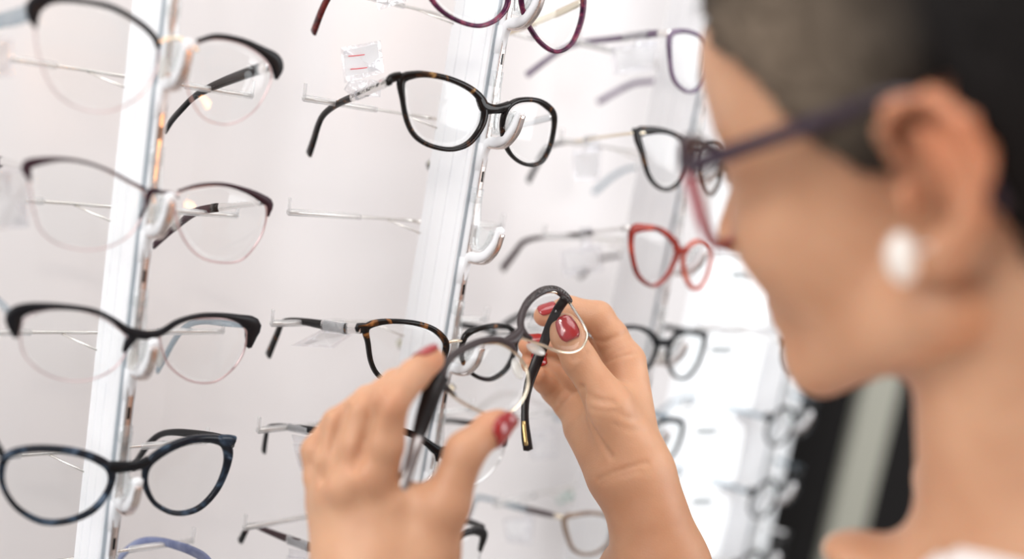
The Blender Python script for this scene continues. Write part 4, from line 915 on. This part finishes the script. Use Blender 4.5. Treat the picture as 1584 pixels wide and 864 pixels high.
def skin_mat():
    m, nt, b = newmat('skin')
    tc = nt.nodes.new('ShaderNodeTexCoord'); n = nt.nodes.new('ShaderNodeTexNoise'); n.inputs['Scale'].default_value = 22; n.inputs['Detail'].default_value = 4
    nt.links.new(tc.outputs['Object'], n.inputs['Vector'])
    r = nt.nodes.new('ShaderNodeValToRGB'); r.color_ramp.elements[0].position = .32; r.color_ramp.elements[1].position = .68
    r.color_ramp.elements[0].color = (0.50, 0.255, 0.145, 1); r.color_ramp.elements[1].color = (0.61, 0.345, 0.21, 1)
    nt.links.new(n.outputs['Fac'], r.inputs['Fac'])
    at = nt.nodes.new('ShaderNodeAttribute'); at.attribute_name = 'flush_ear_glow'
    mx = nt.nodes.new('ShaderNodeMix'); mx.data_type = 'RGBA'; nt.links.new(at.outputs['Fac'], mx.inputs[0])
    nt.links.new(r.outputs['Color'], mx.inputs[6]); mx.inputs[7].default_value = (0.60, 0.17, 0.07, 1)
    nt.links.new(mx.outputs[2], b.inputs['Base Color'])
    b.inputs['Roughness'].default_value = 0.48; b.inputs['Specular IOR Level'].default_value = 0.35
    b.inputs['Subsurface Weight'].default_value = 0.35; b.inputs['Subsurface Radius'].default_value = (1.0, 0.36, 0.2); b.inputs['Subsurface Scale'].default_value = 0.006
    n2 = nt.nodes.new('ShaderNodeTexVoronoi'); n2.inputs['Scale'].default_value = 900; nt.links.new(tc.outputs['Object'], n2.inputs['Vector'])
    bp = nt.nodes.new('ShaderNodeBump'); bp.inputs['Strength'].default_value = .18; bp.inputs['Distance'].default_value = .0004
    nt.links.new(n2.outputs['Distance'], bp.inputs['Height']); nt.links.new(bp.outputs['Normal'], b.inputs['Normal'])
    return m
M['skin'] = skin_mat()
woman = thing('person', 'woman with short dark hair and glasses, holding eyeglasses in both hands', 'person', (mid[0], mid[1], -1500))
Vall = np.vstack([Vb, VL, VR]); Fall = [tuple(f) for f in Fb] + [tuple(f + len(Vb)) for f in FL_] + [tuple(f + len(Vb) + len(VL)) for f in FR_]
body = mesh_obj('body', Vall, Fall, 'skin', woman, origin=mid)
fl = np.zeros(len(Vall))                                    # naturally redder knuckles and fingertips; ear redness also paints in light shining through
for c, r_, w_ in [(H(-14, 84, 20), 30, .55), (P(553, 728, 489), 10, .15), (P(513, 750, 496), 8, .12), (P(604, 624, 484), 9, .15), (P(667, 556, 514), 9, .35), (P(770, 660, 505), 10, .3), (P(820, 500, 620), 16, .35), (P(820, 545, 620), 18, .35), (H(110, 0, -18), 12, .2), (H(99, 0, -54), 9, .5)]:
    fl = np.maximum(fl, w_ * np.exp(-(np.linalg.norm(Vall - c, axis=1) / r_) ** 2))
at = body.data.attributes.new('flush_ear_glow', 'FLOAT', 'POINT'); at.data.foreach_set('value', fl)

# nails: thin curved plates on the fingertips
bvL = BVHTree.FromPolygons([tuple(v) for v in VL], [tuple(int(i) for i in f) for f in FL_]); bvR = BVHTree.FromPolygons([tuple(v) for v in VR], [tuple(int(i) for i in f) for f in FR_])
def nail(tip, ax, nv, w, l, lift, rf=8.0, bv=None):
    ax = nrm(ax); nv = nrm(nv - (nv @ ax) * ax); sd = np.cross(ax, nv); V = []; nu, nl = 9, 9; R0 = rf + .4
    for side in (0, 1):
        for j in range(nl):
            f = j / (nl - 1); R = R0 + 1.5 * (1 - f); e = 1 - .10 * (2 * f - 1) ** 2 - (.55 * max(0, (f - .78) / .22) ** 2) - (.25 * max(0, (.22 - f) / .22) ** 2)
            for i in range(nu):
                t = (i / (nu - 1) * 2 - 1) * math.asin(min(.98, w / 2 / R)) * e
                axp = tip + ax * (l * (min(f, .8) - .62)); q_ = axp + sd * R * math.sin(t) + nv * R * math.cos(t); o_ = nrm(q_ - axp)
                h_ = bv.ray_cast(Vector(axp + o_ * 16), Vector(-o_), 16)[0]
                rr_ = (np.array(h_) - axp) @ o_ if h_ is not None else R
                V.append(axp + o_ * (max(rr_, 3) + .35 + side * .55) + ax * l * max(0, f - .8) - nv * max(0, f - .8) * 2)
    F = []
    for s in (0, 1):
        for j in range(nl - 1):
            for i in range(nu - 1): a = s * nu * nl + j * nu + i; F.append((a, a + 1, a + nu + 1, a + nu))
    for j in range(nl - 1):
        for i in (0, nu - 1): a = j * nu + i; F.append((a, a + nu, a + nu + nu * nl, a + nu * nl))
    for i in range(nu - 1):
        for j in (0, nl - 1): a = j * nu + i; F.append((a, a + 1, a + 1 + nu * nl, a + nu * nl))
    o = mesh_obj('fingernail', V, F, 'polish', woman)
    o['label'] = 'glossy red polished nail'
    return o
tc_ = -nrm(P(770, 655, 508))
f_, r_ = Lh['i']; nail(f_[-1], f_[-1] - f_[-2], np.array([-.55, -.25, .8]), 12, 15, 6.8, 7.0, bvL)
f_, r_ = thumbL; nail(f_[-1], f_[-1] - f_[-3], tc_ + np.array([.55, 0, -.45]), 15, 18, 7.0, 7.6, bvL)
f_, r_ = thumbR; nail(f_[-1], f_[-1] - f_[-3], -nrm(f_[-1]) + np.array([.1, 0, .1]), 11.5, 15.5, 7.8, 8.8, bvR)
f_, r_ = Rh['i']; nail(f_[-1], f_[-1] - f_[-2], -nrm(f_[-1]) + np.array([-.4, 0, .9]), 10, 12, 6.6, 7.0, bvR)
f_, r_ = Rh['m']; nail(f_[-1], f_[-1] - f_[-2], -nrm(f_[-1]) + np.array([-.6, 0, .4]), 10, 12, 6.4, 6.9, bvR)
f_, r_ = Rh['r']; nail(f_[-1], f_[-1] - f_[-2], -nrm(f_[-1]) + np.array([-.6, 0, .3]), 10, 12, 6.4, 6.7, bvR)

# hair: a cropped shell hugging the skull, clipped to the hairline, with real short strands over it
def hair_region(q):
    """q in head axes; >0 inside the hairline"""
    x, y, z = q[:, 0], np.abs(q[:, 1]), q[:, 2]
    side = z - np.interp(x, [-90, -60, -28, -14, 2, 10, 22, 40, 52, 62, 74, 90], [-62, -58, -40, 34, 28, 4, 6, 20, 34, 46, 56, 66])
    front = np.where(y < 52, (z - 74) + (52 - y) * .1 + (86 - x) * .55, 1e3)
    return np.minimum(side, np.where(x > 60, front, side))
Vh, Fh = surface([('u', hE((4, 0, 48), (104, 80, 91)), 0), ('u', hE((-28, 0, 34), (75, 77, 78)), 14), ('u', hE((62, 0, 61), (54, 59, 49)), 12), ('u', hE((54, 0, 28), (52, 62, 63)), 12), ('u', Cone(H(-30, 0, -10), H(-52, 0, -60), 58, 50), 14)], H(0, 0, 40) - 175, H(0, 0, 40) + 175, 3.0)
Vh = relax(Vh, Fh, 2); q = (Vh - HO) @ HR; reg = hair_region(q)
edge = np.clip(reg / 14, -1, 1)
cen = HO + HR @ np.array([4, 0, 45.0]); Vh = Vh + nrm(Vh - cen) * (np.clip(edge, 0, 1)[:, None] * 5.0 - 3.4 + 1.2 * np.sin(Vh[:, [0]] * .9) * np.sin(Vh[:, [1]] * .8 + Vh[:, [2]]))
keep = (reg[Fh] > 0).all(1); used = np.unique(Fh[keep]); remap = -np.ones(len(Vh), int); remap[used] = np.arange(len(used))
def hair_mat(name, c0, c1):
    m, nt, b = newmat(name); tc = nt.nodes.new('ShaderNodeTexCoord'); n = nt.nodes.new('ShaderNodeTexNoise'); n.inputs['Scale'].default_value = 160; n.inputs['Detail'].default_value = 5
    nt.links.new(tc.outputs['Object'], n.inputs['Vector']); r = nt.nodes.new('ShaderNodeValToRGB'); r.color_ramp.elements[0].color = c0; r.color_ramp.elements[1].color = c1
    at = nt.nodes.new('ShaderNodeAttribute'); at.attribute_name = 'cropped'
    mx = nt.nodes.new('ShaderNodeMix'); mx.data_type = 'RGBA'; nt.links.new(at.outputs['Fac'], mx.inputs[0]); nt.links.new(n.outputs['Fac'], r.inputs['Fac'])
    nt.links.new(r.outputs['Color'], mx.inputs[6]); mx.inputs[7].default_value = (0.17, 0.13, 0.095, 1); nt.links.new(mx.outputs[2], b.inputs['Base Color']); b.inputs['Roughness'].default_value = .7; b.inputs['Specular IOR Level'].default_value = .12
    return m
M['hair'] = hair_mat('short_dark_hair', (0.006, 0.005, 0.005, 1), (0.016, 0.013, 0.012, 1))
def crop_amount(q):                                        # the clipped greyer hair at the temple
    return np.clip(1.15 - (np.linalg.norm((q - [58, 62, 48]) * [.8, .5, 1.0], axis=1) / 52) ** 1.5, 0, 1) * (q[:, 1] > 0)
Vk = Vh[used]; Fk = remap[Fh[keep]]
hair = mesh_obj('hair', Vk, Fk, 'hair', body, origin=cen)
hair.data.attributes.new('cropped', 'FLOAT', 'POINT').data.foreach_set('value', crop_amount((Vk - HO) @ HR))
ns_ = 9000; pick = rng.integers(0, len(Fk), ns_); SV = []; SF = []
for i, fi in enumerate(pick):
    tq = Vk[Fk[fi]]; p0 = tq.mean(0) + rng.normal(0, 1.0, 3); nn = nrm(p0 - cen); dr = nrm(nn * .5 - HR[:, 0] * .5 - HR[:, 2] * .45 + rng.normal(0, .22, 3)); L_ = rng.uniform(5, 11)
    sdv = nrm(np.cross(dr, nn)) * .28; k = len(SV); SV += [p0 - sdv, p0 + sdv, p0 + dr * L_ * .6 + nn * .6 + sdv * .7, p0 + dr * L_ * .6 + nn * .6 - sdv * .7, p0 + dr * L_]; SF += [(k, k + 1, k + 2, k + 3), (k + 3, k + 2, k + 4)]
st_ = mesh_obj('hair_strands', SV, SF, 'hair', body, origin=cen); st_['kind'] = 'stuff'
st_.data.attributes.new('cropped', 'FLOAT', 'POINT').data.foreach_set('value', crop_amount((np.array(SV) - HO) @ HR))
eb = []
for s in (1, -1):
    p_ = spline([H(99, s * 12, 38), H(99, s * 26, 44), H(90, s * 42, 42), H(80, s * 50, 36)], 16)
    mesh_obj('eyebrow', *sweep(p_, HAX[0], np.linspace(5, 2.5, 16), 3.5, ns=8), 'hair', body, origin=cen)

for s in (1, -1):
    mesh_obj('eyelashes', *sweep(spline([H(90, s * 43, 12), H(96, s * 38, 15), H(98, s * 30, 16), H(97, s * 22, 14)], 14), HAX[2], 2.6, 1.6, ns=8), 'hair', body, origin=cen)

# shirt: the same torso, a cloth's thickness larger, open at the neck
def fat(ops, e):
    out = []
    for k1_, g, k2_ in ops:
        out.append((k1_, Cone(g.a, g.b, g.ra + e, g.rb + e, g.flat, g.q) if isinstance(g, Cone) else g, k2_))
    return out
shirt_ops = fat(torso, 6) + [('u', Cone(SL, SL + (EL - SL) * .6, 51, 46), 12), ('u', Cone(SR, SR + (ER - SR) * .6, 51, 46), 12)]
Vs, Fs = surface(shirt_ops, *bounds(shirt_ops), 4.0); Vs = relax(Vs, Fs, 2)
ctr = neck_base + fwd_b * 14; rel = Vs - ctr
cut = np.sqrt((rel[:, 0]) ** 2 + (rel[:, 1]) ** 2) - 64 - np.clip(rel[:, 2] * -.5, -20, 40)
keep = ~((cut[Fs] < 0).any(1) & (rel[Fs][:, :, 2] > -75).all(1)); used = np.unique(Fs[keep]); remap = -np.ones(len(Vs), int); remap[used] = np.arange(len(used))
sh = mesh_obj('shirt', Vs[used], remap[Fs[keep]], 'shirt', body, origin=mid)
sm = sh.modifiers.new('cloth_thickness', 'SOLIDIFY'); sm.thickness = 0.002

# ---------------------------------------------------------------- what she wears
worn = thing('eyeglasses', 'dark plum and rose red eyeglasses worn by the woman', 'eyeglasses', H(104, 0, 12))
fx = lambda y, z: H(106 - 0.0032 * y * y + z * .12, y, z - (35 - y) * .07)
for s in (1, -1):
    ring = np.array([[28 * math.copysign(abs(math.cos(t)) ** .85, math.cos(t)), 22.5 * math.copysign(abs(math.sin(t)) ** .85, math.sin(t))] for t in np.linspace(0, 2 * math.pi, 56, endpoint=False)])
    pts = np.array([fx(s * (35 + a * (1 + .10 * (b > 0))), 4 + b) for a, b in ring]); bb = ring[:, 1]
    low = [i for i in list(range(24, 56)) + list(range(0, 5))]; upr = list(range(3, 26))
    mesh_obj('rim', *sweep(pts[low], HAX[0], 4.6, 4.6), 'wornred', worn, origin=H(104, 0, 12))
    mesh_obj('upper_rim', *sweep(pts[upr], HAX[0], 4.6, 4.0), 'wornplum', worn, origin=H(104, 0, 12))
    t2 = [fx(s * (35 + a), 4 + b) + HAX[0] * 1.2 for a, b in [(-22, 16), (-12, 22.5), (2, 24.5), (16, 23.5), (28, 19), (32, 12)]]
    mesh_obj('brow_bar', *sweep(spline(t2, 24), HAX[0], np.linspace(3.5, 6.5, 24), 3.0), 'wornplum', worn, origin=H(104, 0, 12))
    mesh_obj('lens', *slab(pts, HAX[0], 1.6, 1.5), 'lens', worn, origin=H(104, 0, 12))
    tp = spline([H(92, s * 68, 17), H(84, s * 73, 19), H(60, s * 77, 23), H(25, s * 80, 29), H(4, s * 80.5, 33), H(-10, s * 80, 28), H(-22, s * 79, 8), H(-27, s * 77, -8)], 40)
    mesh_obj('temple', *sweep(tp, HAX[1], np.interp(np.linspace(0, 1, 40), [0, .4, .7, 1], [7.5, 6.5, 5, 5]), 3.0), 'wornplum', worn, origin=H(60, s * 74, 24))
mesh_obj('bridge', *sweep(spline([fx(-10, 12), fx(0, 15) + HAX[0] * 2, fx(10, 12)], 10), HAX[0], 6, 4), 'wornred', worn, origin=H(104, 0, 12))
er = thing('earring', 'oval pearl earring on the woman\'s left earlobe', 'earring', H(5, 79, -22))
mesh_obj('pearl', *ellipsoid(H(5, 80, -22), HAX, (5.5, 5, 9), 20, 14), 'pearl', er)
mesh_obj('clasp', *sweep(spline([H(3, 77, -20), H(-4, 79, -19), H(-8, 78, -24)], 10), HAX[2], 1.8, 1.8, ns=8), 'silver', er)

# ---------------------------------------------------------------- the pair in her hands
hp = thing('eyeglasses', 'dark brown browline eyeglasses with gold lower rims, held in the woman\'s hands', 'eyeglasses', P(800, 530, 566))
# the front turns away to the right: distance grows from 538 at the left lens to 586 at the right one
Ql = P(752, 582, 541); Qr = P(857, 495, 582); Qu = nrm(Qr - Ql); Qn = nrm(np.cross(Qu, np.cross(nrm(P(800, 530, 560)), Qu))); 
_vy = nrm(np.cross(Qu, nrm(P(800, 535, 560)))); 
def held(x, y, off=0.0):
    c = (Ql + Qr) / 2; nn = nrm(np.cross(Qu, _vy)); nn = nn if nn @ c > 0 else -nn; r = ray(x, y); d = 0.0
    for _ in range(20):
        t = (nn @ c + d + off) / (nn @ r); p = r * t; u = Qu @ (p - c); d = .0011 * u * u
    return p, nn
HN = held(800, 530)[1]
def hpth(pts, n, closed, off=0.0):
    rows = [[*held(x, y, off)[0], w * (C2W.T @ held(x, y, off)[0])[2] / FPX] for x, y, w in pts]; q = spline(rows, n, closed); return q[:, :3], q[:, 3]
def hrim(name, pts, th, mat, closed=False, off=0.0, n=44, parent=None):
    p, w = hpth(pts, n, closed, off); return mesh_obj(name, *sweep(p, HN, w * (1.18 if th > 2 else 1), th, closed), mat, parent or hp, origin=P(800, 530, 566))
rr = [(806, 520), (807, 495), (818, 470), (836, 455), (856, 451), (874, 460), (890, 482), (904, 505), (908, 520), (900, 537), (884, 545), (862, 543), (838, 533), (818, 526)]
rl = [(686, 585), (694, 562), (716, 543), (744, 532), (770, 531), (794, 543), (812, 565), (817, 592), (808, 618), (790, 636), (765, 641), (738, 634), (712, 620), (692, 604)]
hrim('lower_rim', wpx(rr, 4.0), 1.8, 'palegold', True, n=64); hrim('lower_rim', wpx(rl, 4.2), 1.8, 'palegold', True, n=64)
for rg in (rr, rl):
    p, _ = hpth(wpx(rg, 1), 60, True, -.2); mesh_obj('lens', *slab(p, HN, 1.6, -1.8), 'lens', hp, origin=P(800, 530, 566))
def snake():
    m, nt, b = newmat('snake_embossed_brow'); tc = nt.nodes.new('ShaderNodeTexCoord'); v = nt.nodes.new('ShaderNodeTexVoronoi'); v.inputs['Scale'].default_value = 620
    nt.links.new(tc.outputs['Object'], v.inputs['Vector']); r = nt.nodes.new('ShaderNodeValToRGB'); r.color_ramp.elements[0].color = (0.006, 0.005, 0.005, 1); r.color_ramp.elements[1].color = (0.055, 0.042, 0.04, 1)
    r.color_ramp.elements[0].position = .15; r.color_ramp.elements[1].position = .6
    nt.links.new(v.outputs['Distance'], r.inputs['Fac']); nt.links.new(r.outputs['Color'], b.inputs['Base Color']); b.inputs['Roughness'].default_value = .35
    bp = nt.nodes.new('ShaderNodeBump'); bp.inputs['Distance'].default_value = .0006; nt.links.new(v.outputs['Distance'], bp.inputs['Height']); nt.links.new(bp.outputs['Normal'], b.inputs['Normal'])
    return m
M['snake'] = snake()
hrim('brow_bar', [(822, 524, 3), (811, 515, 8), (805, 500, 10), (809, 481, 10), (820, 463, 11), (838, 450, 11), (856, 447, 10), (870, 454, 12), (879, 463, 10), (883, 468, 3)], 3.8, 'greybrown', n=50)
hrim('snake_inlay', [(812, 476, 4), (822, 461, 7.5), (839, 449, 8), (856, 446, 7), (870, 453, 8), (879, 463, 6)], 4.4, 'snake', n=40)
hrim('brow_bar', [(704, 612, 3), (692, 602, 7), (684, 590, 12), (685, 574, 13), (694, 556, 11), (714, 541, 10.5), (742, 528.5, 10), (768, 525.5, 10), (786, 531, 11), (797, 542, 6)], 3.8, 'greybrown', n=50)
hrim('bridge', [(778, 529, 9), (792, 524, 16), (800, 518, 15), (807, 508, 11)], 4.0, 'greybrown', n=16)
for x, y, a_ in ((829, 540, .42), (800, 570, 1.25)):
    c = held(x, y, 4)[0]; ux = nrm(held(x + 10 * math.cos(a_), y + 10 * math.sin(a_), 4)[0] - c); o = mesh_obj('nose_pad', *ellipsoid(c, [ux, nrm(np.cross(ux, HN)), HN], (6.5, 3.2, 1.7)), 'nosepad', hp)
    mesh_obj('pad_arm', *sweep(spline([c, held(x + 4, y - 9, 5)[0], held(x + (4 if x > 820 else 16), y - (8 if x > 820 else 4), .5)[0]], 10), HN, .9, .9, ns=6), 'palegold', o)
# temples: both run back from the front, the near one passes under the left index finger
tpt = lambda rows: spline([[*P(x, y, d), h] for x, y, d, h in rows], 44)
q = tpt([(682, 580, 526, 10.5), (670, 604, 520, 11), (659, 636, 514, 10), (649, 668, 508, 8), (640, 700, 501, 6.6), (628, 738, 496, 6), (612, 778, 492, 6)])
sdn = nrm(np.cross(q[-1, :3] - q[0, :3], HN)); vn_ = nrm(np.array([0, -1, .15]))
tl = mesh_obj('temple', *sweep(q[:, :3], vn_, q[:, 3], 2.8), 'darktemple', hp, origin=q[0, :3])
mesh_obj('metal_sheath', *sweep(q[22:, :3], vn_, q[22:, 3] * .9, 3.5), 'gunmetal', tl, origin=q[22, :3])
mesh_obj('hinge', *box(held(697, 600, 3)[0], [Qu, HN, nrm(np.cross(Qu, HN))], (4, 3, 4)), 'palegold', hp)
q = tpt([(874, 462, 586, 6), (862, 480, 596, 6), (850, 505, 604, 6), (840, 535, 606, 6.5), (829, 562, 604, 7), (819, 590, 600, 6), (813, 620, 596, 5), (812, 650, 592, 5), (814, 675, 588, 6), (817, 695, 585, 6)])
tr_ = mesh_obj('temple', *sweep(q[:, :3], -nrm(P(840, 560, 600)), q[:, 3], 2.8), 'darktemple', hp, origin=q[0, :3])
mesh_obj('temple_emblem', *sweep(q[36:43, :3] - nrm(P(815, 680, 586)) * 1.2 - np.array([.7, 0, 0]), -nrm(P(840, 560, 600)), 2.4, 1.0), 'emblem', tr_, origin=q[38, :3])
mesh_obj('temple_plate', *sweep(q[1:7, :3] - nrm(P(862, 480, 590)) * 1.1, -nrm(P(862, 480, 590)), 2.8, 1.2), 'silver', tr_, origin=q[3, :3])
